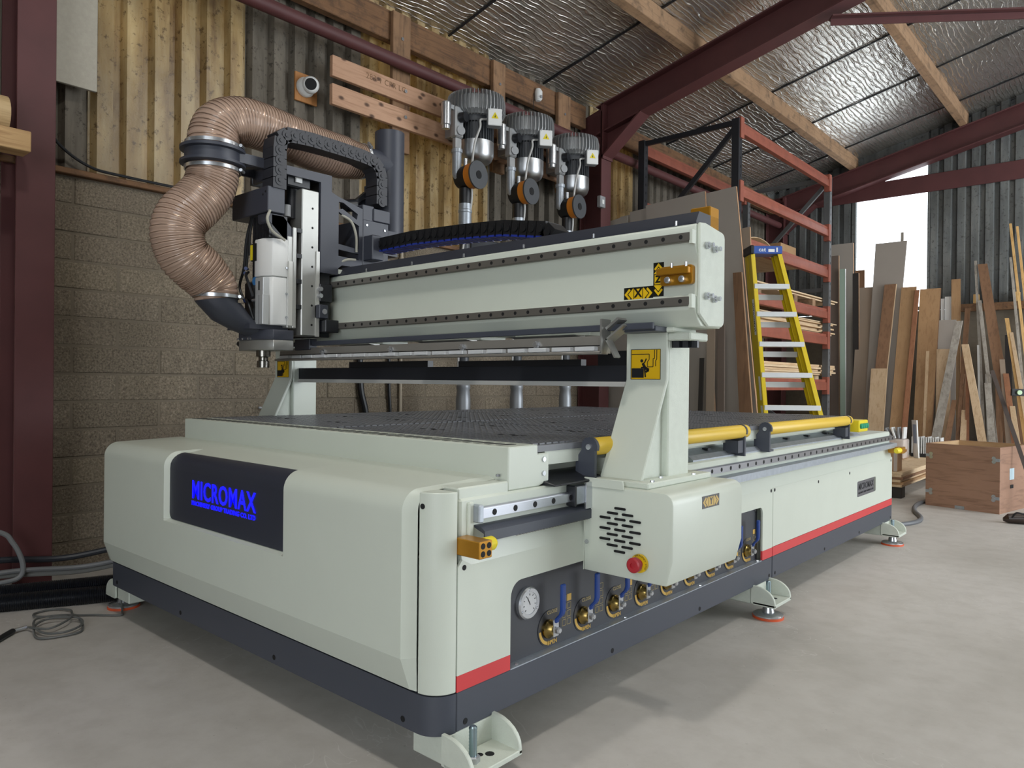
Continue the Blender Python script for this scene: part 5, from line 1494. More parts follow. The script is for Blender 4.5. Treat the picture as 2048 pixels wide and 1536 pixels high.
coil = [(-2.045, 0.06, 0.17), (-2.045, 0.0, 0.06), (-2.0, -0.02, 0.008), (-1.95, -0.046, 0.006), (-2.03, -0.12, 0.006), (-2.09, -0.175, 0.006), (-2.16, -0.168, 0.01), (-2.234, -0.211, 0.006), (-2.226, -0.278, 0.006), (-2.15, -0.29, 0.012), (-2.05, -0.20, 0.016), (-1.985, -0.186, 0.012),
        (-1.88, -0.211, 0.006), (-1.84, -0.251, 0.006), (-1.861, -0.347, 0.006), (-1.919, -0.364, 0.008), (-2.03, -0.33, 0.014), (-2.06, -0.27, 0.02), (-1.99, -0.195, 0.022), (-1.905, -0.205, 0.016), (-1.862, -0.275, 0.014), (-1.90, -0.335, 0.014), (-2.0, -0.345, 0.02), (-2.11, -0.302, 0.016), (-2.10, -0.225, 0.014), (-2.02, -0.205, 0.024),
        (-1.95, -0.26, 0.024), (-1.93, -0.315, 0.02), (-1.975, -0.35, 0.02), (-2.03, -0.36, 0.014)]
co = MB().tube(bez(coil, 6), 0.0042, 8).build('sensor_lead', paint('thin_grey_lead', '5f615f', 0.45)); tag(co, 'thin grey lead coiled loosely on the floor by the front corner', 'cable')
MB().tube(bez([(-2.03, -0.36, 0.014), (-2.028, -0.385, 0.013), (-2.022, -0.41, 0.013)], 4), 0.008, 10).build('plug', STEEL, co)
MB().tube(bez([(-2.022, -0.41, 0.012), (-1.99, -0.44, 0.012), (-1.93, -0.50, 0.012), (-1.90, -0.56, 0.012)], 5), 0.011, 10).build('plug_sleeve', BLACK, co)
pc = MB().tube(bez([(-0.35, 3.95, 0.13), (-0.22, 4.12, 0.05), (-0.10, 4.42, 0.014), (-0.02, 4.62, 0.014), (-0.03, 4.85, 0.014), (-0.14, 5.15, 0.014), (-0.20, 5.45, 0.014), (-0.20, 5.75, 0.014), (-0.12, 6.3, 0.014), (0.0, 6.9, 0.014)], 8), 0.016, 12).build('power_cable', paint('grey_power_cable', '66696d', 0.45)); tag(pc, 'grey power cable curving over the floor from machine to crate', 'cable')

# ================================================================== pallet rack
rack = empty('pallet_rack', (-2.1, 6.3, 0), 'orange and black pallet rack at the end of the machine', 'rack')
RKB = paint('black_rack_upright', '23252a', 0.45, var=0.1)
RKG = paint('worn_grey_upright', '5d5f60', 0.5, var=0.2)


def rack_upright(x, y, mat, hole_face):
    u = MB().prism([(x - 0.035, y - 0.035), (x + 0.035, y - 0.035), (x + 0.035, y + 0.035), (x + 0.02, y + 0.035), (x + 0.02, y - 0.022), (x - 0.02, y - 0.022), (x - 0.02, y + 0.035), (x - 0.035, y + 0.035)], 'z', 0, 3.40).build('upright', mat, rack, bevel=0.002)
    mb = MB()
    for k in range(40): mb.box(x + 0.0345, x + 0.0356, y - 0.006, y + 0.006, 0.15 + k * 0.08, 0.175 + k * 0.08)
    mb.build('slot_row', SLOT, u)['kind'] = 'stuff'
    MB().box(x - 0.06, x + 0.06, y - 0.06, y + 0.06, 0, 0.006).build('foot', mat, u)


for x in (-1.60, -2.58):
    rack_upright(x, 5.06, RKB, 1); rack_upright(x, 7.50, RKG, 1)
for y in (5.06, 7.50):
    m_ = RKB if y < 6 else RKG
    for z in ((3.37, 1.9, 0.4) if y < 6 else (3.37, 2.1, 0.3)):
        MB().bar((-2.58, y, z), (-1.60, y, z), 0.03, 0.045, (0, 1, 0)).build('strut', m_, rack)
    MB().bar((-1.60, y, 3.34), (-2.58, y, 2.35), 0.03, 0.045, (0, 1, 0)).build('brace', m_, rack)
    MB().bar((-2.58, y, 1.85 if y < 6 else 0.9), (-1.60, y, 0.9 if y < 6 else 0.2), 0.03, 0.045, (0, 1, 0)).build('brace', m_, rack)
LEV = [(3.27, 3.38), (2.70, 2.81), (2.23, 2.35), (1.76, 1.87), (1.46, 1.58), (0.94, 1.06), (0.4, 0.5)]
for z0, z1 in LEV:
    for x in (-1.585, -2.595):
        bmx = MB().prism([(x - 0.025, z0), (x + 0.025, z0), (x + 0.025, z1 - 0.035), (x + 0.012, z1 - 0.03), (x + 0.012, z1), (x - 0.025, z1)], 'y', 5.10, 7.46).build('beam', ORANGE, rack, bevel=0.002)
        for y in (5.075, 7.445):
            MB().box(x - 0.03, x + 0.034, y - 0.035, y + 0.035, z0 - 0.05, z1 + 0.03).build('beam_clip', ORANGE, bmx, bevel=0.002)

# boards stored on the rack
PLYE = wood('stacked_board_edge', 'b08d66', 'd8bd98', (4, 1.5, 30), 0.7)
PLYP = wood('pale_ply_face', 'b79670', 'd9c2a0', (12, 1.5, 12), 0.65)


def rack_stack(z, items, name, what, grp):
    lab_pos = ['topmost', 'second from the top', 'third from the top', 'fourth from the top', 'fifth from the top', 'sixth from the top', 'seventh from the top', 'eighth from the top']
    n = len(items)
    for k, (y1, t, x1) in enumerate(items):
        o = MB().box(-2.50, x1, 5.16 + 0.02 * (k % 3), y1, z, z + t - 0.003).build(name, PLYE if k % 2 else PLYP, None, bevel=0.001)
        tag(o, '%s, %s' % (what, lab_pos[n - 1 - k]), 'board', grp)
        z += t
    return z


pl = MB().box(-2.56, -1.62, 5.15, 7.40, 2.352, 2.37).build('shelf_board', PLYP); tag(pl, 'plywood sheet decking the rack shelf behind the ladder top', 'board')
rs = []
for i in range(15):
    a = R(180 * i / 14)
    rs.append(a)
arcp = [(5.95 + 0.33 * math.cos(a), 2.3765 + 0.10 * math.sin(a)) for a in rs]
o = MB().prism(arcp + [(p[0] * 1 + (5.95 - p[0]) * 0.02, p[1] - 0.005) for p in reversed(arcp)], 'x', -2.3, -1.75).build('curved_offcut', PLYP); tag(o, 'bowed thin ply offcut lying on the rack shelf', 'offcut')
o = MB().box(-2.3, -1.72, 6.42, 6.85, 2.371, 2.50).build('cardboard_box', wood('cardboard_brown', '8a6a48', '9c7c58', (2, 2, 2), 0.8, bmp=0), None, bevel=0.003); tag(o, 'low cardboard box on the rack shelf', 'box')
for k, y in enumerate((5.6, 6.55, 7.1)):
    o = MB().box(-2.5, -1.62, y, y + 0.09, 1.872, 1.96).build('timber_bearer', PURL, None, bevel=0.003); tag(o, ['timber bearer under the upper rack sheets, nearest the ladder', 'middle timber bearer under the upper rack sheets', 'timber bearer under the upper rack sheets, at the far end'][k], 'timber', 'bearers on the rack')
rack_stack(1.961, [(7.92, 0.018, -1.645), (7.85, 0.012, -1.70), (8.02, 0.018, -1.645)], 'stored_sheet', 'pale sheet projecting past the rack at bearer level', 'sheets on the bearers of the rack')
rack_stack(1.582, [(7.86, 0.022, -1.66), (7.94, 0.018, -1.645), (7.80, 0.03, -1.70), (7.90, 0.02, -1.645), (7.80, 0.03, -1.69), (7.88, 0.018, -1.65), (8.0, 0.015, -1.645)], 'stored_board', 'pale board in the middle rack stack', 'boards in the middle rack stack')
rack_stack(1.062, [(7.70, 0.05, -1.75), (7.88, 0.02, -1.66), (7.98, 0.022, -1.645), (8.0, 0.025, -1.68), (7.96, 0.025, -1.645), (8.02, 0.03, -1.67)], 'stored_plank', 'pale board in the lowest visible rack stack', 'boards in the lower rack stack')
o = MB().box(-2.4, -1.60, 5.45, 5.53, 1.33, 1.36).build('timber_offcut', PURL); 
o.location.z = 1.235; tag(o, 'short timber offcut lying on the lower rack stack', 'timber')

# ================================================================== sheets leaning by the rack
MDFG = paint('grey_melamine_sheet', 'a0988f', 0.55, var=0.04, scale=3)
MDFB = paint('brown_grey_board', '6f6259', 0.6, var=0.06, scale=3)
MDFE = paint('raw_mdf_edge', 'b28d6c', 0.8, var=0.08, scale=30)
BEIGE = paint('beige_board', '9c8b7a', 0.6, var=0.05, scale=3)
TAN = wood('tan_board', '94714e', 'ad8a63', (14, 14, 1.2), 0.6)
REDW = wood('reddish_board', '7d5138', '9c6b4c', (20, 20, 1.2), 0.55)
GREYW = wood('weathered_grey_board', '7d756a', 'a9a399', (18, 18, 1.2), 0.8, dirt=0.4)
BRNW = wood('mid_brown_board', '6a4d38', '8d6a4e', (18, 18, 1.2), 0.65)
PALEW = wood('pale_ash_board', 'a88a66', 'cbb190', (18, 18, 1.2), 0.6)
YELW = wood('yellow_pine_strip', 'b58a4e', 'dab376', (20, 20, 1.2), 0.6)
PGREEN = paint('pale_green_board', '9fb3a4', 0.5, var=0.03)
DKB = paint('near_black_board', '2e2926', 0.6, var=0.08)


def lean(name, label, cat, grp, mat, xt0, xt1, zt, yt, xb0, xb1, yb, th=0.018, zt1=None, edge=None):
    """board standing on the floor (y = yb) and leaning back to y = yt at its top"""
    f = [(xb0, yb, 0), (xb1, yb, 0), (xt1, yt, zt if zt1 is None else zt1), (xt0, yt, zt)]
    g = [(a, b2 + th, c) for a, b2, c in f]
    o = MB().add(f + g, [(0, 1, 2, 3), (7, 6, 5, 4), (0, 4, 5, 1), (1, 5, 6, 2), (2, 6, 7, 3), (3, 7, 4, 0)]).build(name, mat, None, smooth=False)
    tag(o, label, cat, grp)
    if edge:
        w = 0.004
        e = [(xb1, yb - 0.0005, 0.01), (xb1 + w, yb - 0.0005, 0.01), (xt1 + w, yt - 0.0005, (zt if zt1 is None else zt1) - 0.002), (xt1, yt - 0.0005, (zt if zt1 is None else zt1) - 0.002)]
        h = [(a, b2 + th, c) for a, b2, c in e]
        MB().add(e + h, [(0, 1, 2, 3), (7, 6, 5, 4), (0, 4, 5, 1), (1, 5, 6, 2), (2, 6, 7, 3), (3, 7, 4, 0)]).build('raw_edge', edge, o, smooth=False)
    return o


G1 = 'sheets leaning against the near end of the rack'
lean('leaning_sheet', 'widest grey sheet leaning at the rack end, reaching left to the column', 'sheet', G1, MDFG, -2.78, -1.60, 2.66, 4.96, -2.62, -1.44, 4.90, 0.018, 2.735)
lean('leaning_sheet', 'grey sheet in front of the widest one, ending at the rack upright', 'sheet', G1, MDFG, -2.60, -1.515, 2.665, 4.86, -2.42, -1.20, 4.80, 0.018, 2.735, MDFE)
lean('leaning_sheet', 'left grey sheet behind the gold end stop, with a stepped top', 'sheet', G1, MDFG, -2.84, -2.62, 2.60, 4.84, -2.75, -2.5, 4.76, 0.018, 2.63)
lean('leaning_sheet', 'grey sheet with a pale edge just right of the gold end stop', 'sheet', G1, MDFG, -2.40, -1.79, 2.69, 4.82, -2.2, -1.60, 4.76, 0.018, 2.73, MDFE)
lean('leaning_sheet', 'paler sheet right of the large ones, half hidden by the ladder', 'sheet', G1, BEIGE, -1.66, -1.44, 2.37, 4.985, -1.55, -1.30, 4.93, 0.016, 2.39, MDFE)
lean('leaning_board', 'brown leaning board left of the ladder', 'board', G1, BRNW, -1.46, -1.385, 1.95, 4.70, -1.30, -1.17, 4.60, 0.02, None, MDFE)
lean('leaning_board', 'dark narrow board leaning beside the near upright', 'board', G1, DKB, -1.70, -1.665, 1.22, 4.58, -1.69, -1.65, 4.50, 0.02)
lean('leaning_board', 'beige board leaning just behind the near upright', 'board', G1, BEIGE, -1.655, -1.585, 1.62, 4.62, -1.62, -1.55, 4.55, 0.02)
lean('leaning_board', 'grey-brown board between the upright and the large sheets', 'board', G1, MDFB, -1.575, -1.515, 1.50, 4.66, -1.52, -1.46, 4.57, 0.02)

# ================================================================== ladder
lad = empty('step_ladder', (-0.70, 4.42, 0), 'yellow folded step ladder with a blue top leaning by the rack', 'ladder')
LW = Vector((0.750, 0.661, 0)); LN = Vector((0.661, -0.750, 0))
T = Vector((-1.141, 4.591, 2.075)); Bt = Vector((-0.700, 4.42, 0.0))
LYEL = paint('yellow_fibreglass', 'cdb312', 0.4, var=0.06)
LALU = paint('tread_aluminium', 'd5d7d8', 0.35, metal=0.25, var=0.05)
ua = (Bt - T)


def lp_(t, side, back=0.0): # point on a stile
    c = T + ua * t
    w = 0.118 + (0.285 - 0.118) * t
    return c + LW * side * w - LN * back


for back, nm in ((0.0, 'front_stile'), (0.085, 'rear_stile')):
    for s in (-1, 1):
        p0, p1 = lp_(0.0, s, back), lp_(1.0, s * (1.0 if back == 0 else 0.96), back)
        p1.z = 0.0
        st = MB().bar(p0, p1, 0.012 if True else 0, 0.075 if back == 0 else 0.06, LW).build(nm, LYEL, lad)
        MB().bar(p0 + LN * (0.0375 if back == 0 else 0.03) - LW * s * 0.012, p1 + LN * (0.0375 if back == 0 else 0.03) - LW * s * 0.012, 0.03, 0.006, LW).bar(p0 - LN * (0.0375 if back == 0 else 0.03) - LW * s * 0.012, p1 - LN * (0.0375 if back == 0 else 0.03) - LW * s * 0.012, 0.03, 0.006, LW).build('flange', LYEL, st)
        if back == 0:
            MB().box(p1.x - 0.03, p1.x + 0.03, p1.y - 0.03, p1.y + 0.03, 0.0, 0.04).build('rubber_foot', BLACK, st, bevel=0.004)
for k, z in enumerate((1.785, 1.557, 1.315, 1.07, 0.815, 0.56, 0.30)):
    t = (T.z - z) / T.z
    c = T + ua * t; w = 0.118 + 0.167 * t
    MB().obox(c + LN * 0.005, LW * w, LN * 0.042, Vector((0, 0, 0.020))).build('tread', LALU, lad, bevel=0.003)
    c2 = c - LN * 0.085 + Vector((0, 0, -0.075))
    MB().obox(c2, LW * w * 0.95, LN * 0.008, Vector((0, 0, 0.022))).build('rear_brace', LALU, lad)
tp = MB().obox(T + Vector((0, 0, 0.012)) - LN * 0.03, LW * 0.13, LN * 0.085, Vector((0, 0, 0.032))).build('ladder_top', paint('blue_ladder_top', '3556a0', 0.4), lad, bevel=0.006)
MB().obox(T + Vector((0, 0, 0.012)) - LN * 0.03 - LW * 0.118, LW * 0.018, LN * 0.095, Vector((0, 0, 0.036))).build('top_cap', BLACK, tp, bevel=0.008)
ct_ = T + Vector((0, 0, 0.012)) + LN * 0.0556
text_on('top_lettering', 'cat', 0.045, WHITEP, ct_ - LW * 0.035 + Vector((0, 0, 0.0)), LW, (0, 0, 1), tp, 0.0004, 0.0006)
MB().obox(ct_ + LW * 0.04 + Vector((0, 0, -0.006)), LW * 0.025, LN * 0.0006, Vector((0, 0, 0.012))).obox(ct_ + LW * 0.085, LW * 0.006, LN * 0.0006, Vector((0, 0, 0.018))).build('top_print', WHITEP, tp)
for t0, t1, txt in ((0.19, 0.33, 'YOUNGMAN'), (0.49, 0.58, ''), (0.60, 0.68, '')):
    a_, b_ = lp_(t0, -1), lp_(t1, -1)
    ud = (b_ - a_)
    st = MB().obox((a_ + b_) / 2 - LW * 0.0068, ud / 2, LN * 0.02, LW * 0.0006).build('stile_label', WHITEP, lad)
    if txt: text_on('label_lettering', txt, 0.035, INK, (a_ + b_) / 2 - LW * 0.0076, ud.normalized(), (-LN + ud.normalized() * ud.normalized().dot(LN)), st, 0.0002, 0.001, width=0.24)

# ================================================================== boards leaning along the gable wall
G2 = 'boards leaning along the gable wall'
BD = [
 ('tall grey sheet beside the rack, left of the window', 'sheet', MDFG, -1.995, -1.706, 2.85, 8.8, -1.925, -1.646, 8.721, .02, MDFE),
 ('brown-grey sheet with a pale edge closest to the rack', 'sheet', MDFB, -1.966, -1.828, 2.673, 8.62, -1.892, -1.762, 8.521, .02, MDFE),
 ('pale green sheet edge left of the window', 'sheet', PGREEN, -1.801, -1.734, 2.487, 8.58, -1.731, -1.671, 8.48, .02, WHITEP),
 ('near black sheet between the grey and beige ones', 'sheet', DKB, -1.666, -1.594, 2.431, 8.66, -1.605, -1.533, 8.56, .02, MDFE),
 ('small brown board end below the window, left corner', 'board', BRNW, -1.708, -1.592, 2.498, 8.9, -1.658, -1.542, 8.82, .02, None),
 ('wide beige panel leaning below the window', 'panel', BEIGE, -1.62, -1.353, 2.254, 8.78, -1.607, -1.416, 8.33, .02, None),
 ('rounded grey-brown moulding right of the beige panel', 'board', BRNW, -1.297, -1.166, 2.261, 8.70, -1.358, -1.224, 8.145, .03, PALEW),
 ('tall grey panel standing up in front of the window', 'panel', MDFG, -1.451, -1.086, 2.813, 8.86, -1.435, -1.154, 8.299, .018, None),
 ('slim strip rising above the grey panel in the window', 'strip', GREYW, -1.176, -1.142, 2.935, 8.93, -1.129, -1.095, 8.64, .012, None),
 ('short pale board in front of the beige panel', 'board', PALEW, -1.333, -1.153, 1.203, 8.30, -1.316, -1.14, 8.02, .02, None),
 ('first tan board right of the grey window panel', 'board', TAN, -1.104, -0.938, 2.211, 8.7, -1.113, -0.963, 8.137, .02, None),
 ('reddish narrow board between the two tan boards', 'board', REDW, -0.945, -0.901, 2.163, 8.66, -0.98, -0.922, 8.095, .03, None),
 ('second, wider tan board', 'board', TAN, -0.921, -0.699, 2.184, 8.8, -0.861, -0.675, 8.2, .02, BRNW),
 ('thin pale strip leaning on the wider tan board', 'strip', PALEW, -0.784, -0.752, 1.413, 8.5, -0.724, -0.699, 8.044, .012, None),
 ('narrow white strip end behind the tan boards', 'strip', WHITEP, -0.714, -0.677, 2.064, 8.9, -0.668, -0.631, 8.73, .02, None),
 ('wider white board end next to the tan offcut', 'board', WHITEP, -0.668, -0.604, 2.083, 8.88, -0.618, -0.556, 8.70, .02, None),
 ('tan board standing tall right of the white board', 'board', TAN, -0.597, -0.503, 2.285, 8.86, -0.54, -0.448, 8.64, .02, None),
 ('grey square panel leaning low between tan board and grey plank', 'panel', MDFG, -0.702, -0.515, 1.786, 8.7, -0.644, -0.461, 8.45, .02, None),
 ('pale plywood panel below the grey square one', 'panel', PALEW, -0.689, -0.544, 1.437, 8.58, -0.634, -0.493, 8.28, .02, None),
 ('weathered grey plank slanting down to the left', 'plank', GREYW, -0.487, -0.417, 1.756, 8.52, -0.687, -0.588, 7.99, .03, None),
 ('brown plank behind the slanting grey one', 'plank', BRNW, -0.438, -0.387, 1.921, 8.78, -0.486, -0.431, 8.454, .03, None),
 ('pale plank slanting down to the right', 'plank', PALEW, -0.412, -0.343, 1.479, 8.44, -0.09, -0.002, 7.89, .03, None),
 ('tall thin batten slanting right of the tan boards', 'batten', GREYW, -0.365, -0.34, 2.486, 8.86, -0.153, -0.125, 8.296, .02, None),
 ('wide brown board slanting down to the right', 'board', BRNW, -0.327, -0.231, 2.438, 8.84, 0.098, 0.225, 8.185, .025, None),
 ('grey-brown batten below the wide brown board', 'batten', GREYW, -0.3, -0.265, 2.0, 8.7, -0.001, 0.035, 8.137, .02, None),
 ('thin white strip among the dark boards', 'strip', WHITEP, -0.284, -0.264, 1.476, 8.6, -0.192, -0.173, 8.297, .01, None),
 ('short reddish stick in the middle of the offcuts', 'stick', REDW, -0.36, -0.326, 1.3, 8.42, -0.283, -0.246, 7.96, .025, None),
 ('short brown stick left of the reddish one', 'stick', BRNW, -0.408, -0.378, 1.14, 8.42, -0.4, -0.367, 7.97, .02, None),
 ('shortest pale stub among the offcuts', 'stub', PALEW, -0.368, -0.315, 0.733, 8.24, -0.326, -0.264, 7.84, .025, None),
 ('pale short stub right of the slanting pale plank', 'stub', GREYW, -0.163, -0.107, 1.039, 8.3, -0.017, 0.042, 7.86, .025, None),
 ('tallest pine strip at the right edge', 'strip', YELW, -0.024, 0.0, 2.88, 8.86, 0.349, 0.375, 8.183, .025, None),
 ('second tall pine strip at the right edge', 'strip', YELW, 0.037, 0.06, 2.847, 8.9, 0.386, 0.417, 8.25, .025, None),
 ('tall grey strip left of the pine strips', 'strip', GREYW, -0.005, 0.019, 2.476, 8.76, 0.288, 0.315, 8.11, .02, None),
 ('lower pine strip pair, upper one', 'strip', YELW, -0.02, 0.018, 1.771, 8.6, 0.296, 0.336, 8.0, .025, None),
 ('lower pine strip pair, lower one', 'strip', PALEW, 0.034, 0.067, 1.606, 8.54, 0.347, 0.382, 7.925, .025, None),
 ('grey-beige slat with a rounded top, low at the right', 'slat', BEIGE, -0.046, 0.001, 1.303, 8.46, 0.12, 0.169, 7.95, .025, None),
 ('reddish slat low at the right', 'slat', REDW, -0.001, 0.05, 1.145, 8.38, 0.195, 0.248, 7.87, .025, None),
 ('pale slat lowest at the right edge', 'slat', PALEW, 0.087, 0.132, 0.791, 8.2, 0.239, 0.292, 7.75, .025, None),
 ('brown stub behind the plywood panel foot', 'stub', BRNW, -0.479, -0.429, 0.842, 8.32, -0.522, -0.464, 7.88, .025, None),
]
NAMES = {'sheet': 'leaning_sheet', 'board': 'leaning_board', 'panel': 'leaning_sheet', 'strip': 'leaning_batten', 'plank': 'leaning_plank', 'batten': 'leaning_batten', 'stick': 'leaning_batten', 'stub': 'leaning_offcut', 'slat': 'leaning_batten'}
for lab, cat, mt, a, b_, z, yt, c, d, yb, th, ed in BD:
    lean(NAMES[cat], lab, cat, G2, mt, a, b_, z, yt, c, d, yb, th, None, ed)
random.seed(11)
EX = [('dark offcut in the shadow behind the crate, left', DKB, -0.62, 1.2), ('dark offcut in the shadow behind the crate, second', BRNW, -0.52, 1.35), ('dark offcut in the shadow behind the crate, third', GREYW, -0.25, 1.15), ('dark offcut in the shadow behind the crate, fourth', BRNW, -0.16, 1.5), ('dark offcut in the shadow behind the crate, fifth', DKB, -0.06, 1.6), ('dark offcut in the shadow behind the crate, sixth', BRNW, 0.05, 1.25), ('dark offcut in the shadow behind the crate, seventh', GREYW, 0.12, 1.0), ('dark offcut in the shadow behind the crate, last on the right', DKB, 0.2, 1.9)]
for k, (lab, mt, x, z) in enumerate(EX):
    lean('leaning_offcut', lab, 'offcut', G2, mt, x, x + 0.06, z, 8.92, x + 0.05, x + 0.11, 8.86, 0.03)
rl_ = MB().box(-0.62, 1.2, 8.95, 9.03, 1.90, 1.99).build('timber_rail', TIMB, None, bevel=0.004); tag(rl_, 'dark timber rail along the gable behind the boards', 'timber')
for x, lab in ((-0.385, 'pale timber end standing on the gable rail, left'), (0.02, 'pale timber end standing on the gable rail, right')):
    o = MB().box(x, x + 0.055, 8.95, 9.02, 1.991, 2.10).build('timber_end', YELW, None, bevel=0.003); tag(o, lab, 'timber', 'timber ends on the gable rail')

# ================================================================== crate and the things round it
A, B, D = Vector((-0.173, 5.659, 0)), Vector((0.365, 5.55, 0)), Vector((0.476, 5.974, 0))
u = (B - A).normalized(); v = Vector((-u.y, u.x, 0))
crate = empty('plywood_crate', (A + B) / 2, 'open plywood crate with metal corner clips on the floor', 'crate')
PLYC = wood('reddish_ply_crate', '735543', 'a07c66', (1.6, 1.6, 14), 0.5, bmp=0.05)
PLYI = wood('pale_ply_inside', 'b08c62', 'cdae86', (1.6, 1.6, 14), 0.6, bmp=0.05)
W_, D_, H_ = (B - A).length, 0.62, 0.52
Zv = Vector((0, 0, H_ / 2))


def wallp(c, a, b2, nm):
    return MB().obox(c + Zv, a, b2, Zv).build(nm, PLYC, crate, smooth=False)


wallp((A + B) / 2 + v * 0.008, u * W_ / 2, v * 0.008, 'crate_side')
wallp((A + B) / 2 + v * (D_ - 0.008), u * W_ / 2, v * 0.008, 'crate_side')
wallp(A + v * D_ / 2 + u * 0.008, u * 0.008, v * (D_ / 2 - 0.016), 'crate_end')
ce_ = wallp(B + v * D_ / 2 - u * 0.008, u * 0.008, v * (D_ / 2 - 0.016), 'crate_end')
MB().obox((A + B) / 2 + v * D_ / 2 + Vector((0, 0, 0.012)), u * (W_ / 2 - 0.016), v * (D_ / 2 - 0.016), Vector((0, 0, 0.01))).build('crate_floor', PLYI, crate)
MB().obox((A + B) / 2 + v * (D_ - 0.018) + Zv, u * (W_ / 2 - 0.018), v * 0.0015, Zv * 0.995).build('inner_face', PLYI, crate)
MB().obox(A + v * D_ / 2 + u * 0.018 + Zv, u * 0.0015, v * (D_ / 2 - 0.02), Zv * 0.995).build('inner_face', PLYI, crate)
for P_, du in ((B, -1), (A, 1)):
    for z in (0.42, 0.12):
        c = P_ + u * du * 0.03 - v * 0.002 + Vector((0, 0, z))
        cl = MB().obox(c + u * du * -0.005, u * 0.024, v * 0.0015, Vector((0, 0, 0.012))).build('corner_clip', GALV, crate)
        for dz in (-0.014, 0.014):
            MB().rings([(c + u * du * 0.012 + Vector((0, 0, dz)) - v * 0.0005, 0.015), (c + u * du * 0.012 + Vector((0, 0, dz)) - v * 0.003, 0.015), (c + u * du * 0.012 + Vector((0, 0, dz)) - v * 0.003, 0.007)], 12).build('clip_disc', STEEL, cl)
for du in (0.5,):
    c = A.lerp(B, 0.48) - v * 0.003 + Vector((0, 0, 0.014))
    MB().obox(c, u * 0.035, v * 0.002, Vector((0, 0, 0.012))).build('corner_clip', GALV, crate)
c = B + v * 0.24 + u * 0.001
MB().obox(c + Vector((0, 0, 0.20)), v * 0.03, u * 0.002, Vector((0, 0, 0.014))).build('hand_hole', SLOT, crate)
MB().obox(c + Vector((0, 0, 0.30)), v * 0.045, u * 0.001, Vector((0, 0, 0.045))).build('paper_label', paint('pale_blue_label', 'b9cfd8', 0.6), crate)
bar = MB().bar((0.26, 5.86, 1.13), (0.62, 5.72, 0.0), 0.03, 0.006, (0.94, 0.3, 0)).build('steel_bar', metal('dark_steel_bar', '5d5450', 0.3), None); tag(bar, 'flat steel bar leaning over the crate corner at the right edge', 'bar')
lv = empty('spirit_level', (0.47, 5.6, 0.90), 'black and white spirit level propped at the right edge', 'level')
MB().bar((0.425, 5.60, 0.955), (0.95, 5.95, 0.94), 0.055, 0.022, (0, 0, 1)).build('level_body', BLACK, lv, bevel=0.003)
MB().cyl((0.475, 5.618, 0.953), (0.481, 5.61, 0.953), 0.018, seg=16).build('vial', paint('vial_green', 'b5d0a8', 0.3), lv)
MB().bar((0.80, 5.85, 0.94), (0.80, 5.85, 0.0), 0.04, 0.03).build('prop', BRNW, lv)
tpw = empty('bagged_tool', (0.54, 5.17, 0), 'dark bagged tool on the floor at the right edge', 'bag')
MB().rings([((0.44, 5.16, 0.025), 0.012), ((0.47, 5.165, 0.035), 0.034), ((0.55, 5.19, 0.04), 0.04), ((0.66, 5.23, 0.045), 0.045), ((0.78, 5.27, 0.04), 0.03)], 14).build('bag_body', paint('dark_brown_bag', '3a2d28', 0.35, var=0.2, scale=30), tpw)
MB().tube(bez([(0.50, 5.13, 0.05), (0.53, 5.10, 0.09), (0.58, 5.12, 0.08)], 5), 0.006, 8).build('bag_handle', BLACK, tpw)

# stacked boards on blocks, with parcels
pcx0, pcx1, py0, py1 = -1.25, -0.40, 5.85, 7.75
for k, (x, y) in enumerate(((-0.46, 5.87), (-0.46, 7.5), (-1.15, 5.87), (-1.15, 7.5))):
    o = MB().box(x - 0.06, x + 0.055, y, y + 0.12, 0, 0.10).build('pallet_block', DKB, None, bevel=0.004); tag(o, ['dark block under the near corner of the board stack', 'dark block under the far right corner of the board stack', 'dark block under the left corner of the board stack', 'dark block under the far left corner of the board stack'][k], 'block', 'blocks under the board stack')
z = 0.1005
order = ['bottom', 'second', 'third', 'fourth', 'fifth', 'top']
for k in range(6):
    dx = (0.0, 0.012, -0.01, 0.008, -0.004, 0.004)[k]
    o = MB().box(pcx0 + dx, pcx1 + dx, py0 + dx * 0.6, py1, z, z + 0.0215).build('stacked_sheet', [PLYP, TAN, PLYP, BRNW, PLYP, PLYP][k], None, bevel=0.001)
    tag(o, '%s panel of the low board stack beyond the machine' % order[k], 'panel', 'low board stack'); z += 0.0222
zt = z + 0.0005
CARD = wood('parcel_card', '8d6a4c', 'a98463', (2, 2, 2), 0.7, bmp=0)
PLAST, nt, b = new_mat('clear_wrap')
b.inputs['Base Color'].default_value = (0.85, 0.84, 0.82, 1); b.inputs['Roughness'].default_value = 0.12; b.inputs['Alpha'].default_value = 0.45
o = MB().box(-0.585, -0.44, 5.88, 6.02, zt, zt + 0.17).build('parcel', CARD, None, bevel=0.004); tag(o, 'upright cardboard parcel on the near corner of the board stack', 'parcel', 'parcels on the board stack')
MB().box(-0.475, -0.445, 5.879, 6.021, zt + 0.002, zt + 0.171).build('tape', PLAST, o)
pz = zt + 0.1715
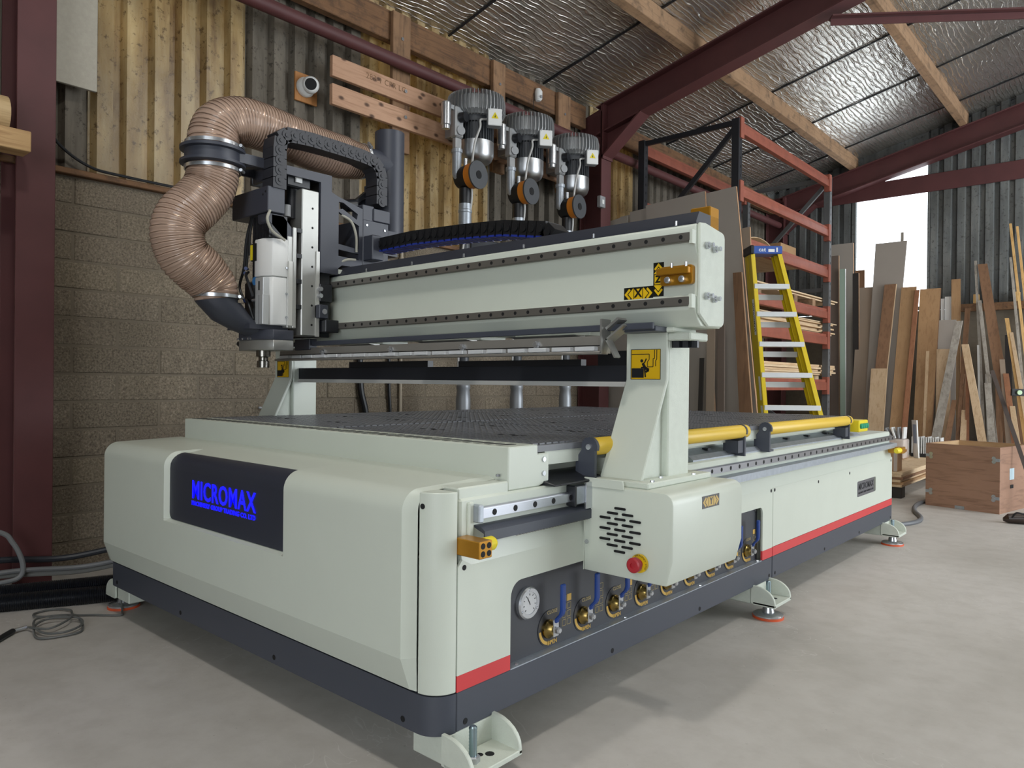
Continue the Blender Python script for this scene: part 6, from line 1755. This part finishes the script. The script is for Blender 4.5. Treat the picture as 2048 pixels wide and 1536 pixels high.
o = MB().obox((-0.50, 5.96, pz + 0.012), (0.10, 0, 0), (0, 0.06, 0), (0, 0, 0.012)).build('parcel', paint('orange_card', 'c98f5c', 0.6), None, bevel=0.004); tag(o, 'flat orange packet lying on the upright parcel', 'packet', 'parcels on the board stack')
o = MB().box(-0.88, -0.69, 7.12, 7.34, zt, zt + 0.20).build('parcel', CARD, None, bevel=0.012, seg=2); tag(o, 'brown parcel wrapped in clear film behind the upright one', 'parcel', 'parcels on the board stack')
MB().box(-0.887, -0.683, 7.113, 7.347, zt + 0.004, zt + 0.207).build('film', PLAST, o, bevel=0.02, seg=2)
for k in range(4):
    a = R(-30 + k * 11)
    o = MB().obox((-0.845 + k * 0.045, 7.21 + k * 0.012, zt + 0.30), (math.cos(a) * 0.009, 0, math.sin(a) * -0.009), (0, 0.06, 0), (math.sin(a) * 0.06, 0, math.cos(a) * 0.06)).build('catalogue', [GREYP, WHITEP, GREYP, WHITEP][k], None, bevel=0.002)
    o.location.z = zt + 0.208
    tag(o, ['leftmost grey catalogue fanned on the wrapped parcel', 'white catalogue second from the left of the fan', 'grey catalogue third from the left of the fan', 'white catalogue at the right of the fan'][k], 'catalogue', 'fanned catalogues')
o = MB().obox((-0.645, 7.42, zt + 0.205), (0.03, -0.026, 0), (0.004, 0.006, 0), (-0.012, 0, 0.20)).build('catalogue', WHITEP, None, bevel=0.002); o.location.z = zt; tag(o, 'tall white catalogue standing apart on the board stack', 'catalogue', 'fanned catalogues')
MB().obox((-0.651, 7.411, zt + 0.26), (0.018, -0.0156, 0), (0.0012, 0.0015, 0), (-0.006, 0, 0.10)).build('cover_print', paint('catalogue_blue', '8f9bb0', 0.5), o)
sb_ = empty('slat_bundle', (-0.57, 7.6, zt), 'bundle of white slats standing in a black tray', 'bundle')
MB().box(-0.72, -0.42, 7.54, 7.69, zt, zt + 0.038).build('tray', BLACK, sb_, bevel=0.004)
for k in range(13):
    x = -0.712 + k * 0.0225
    MB().box(x, x + 0.011, 7.55, 7.68, zt + 0.038, zt + 0.215 + 0.006 * math.sin(k * 2.1)).build('slat', WHITEP, sb_)
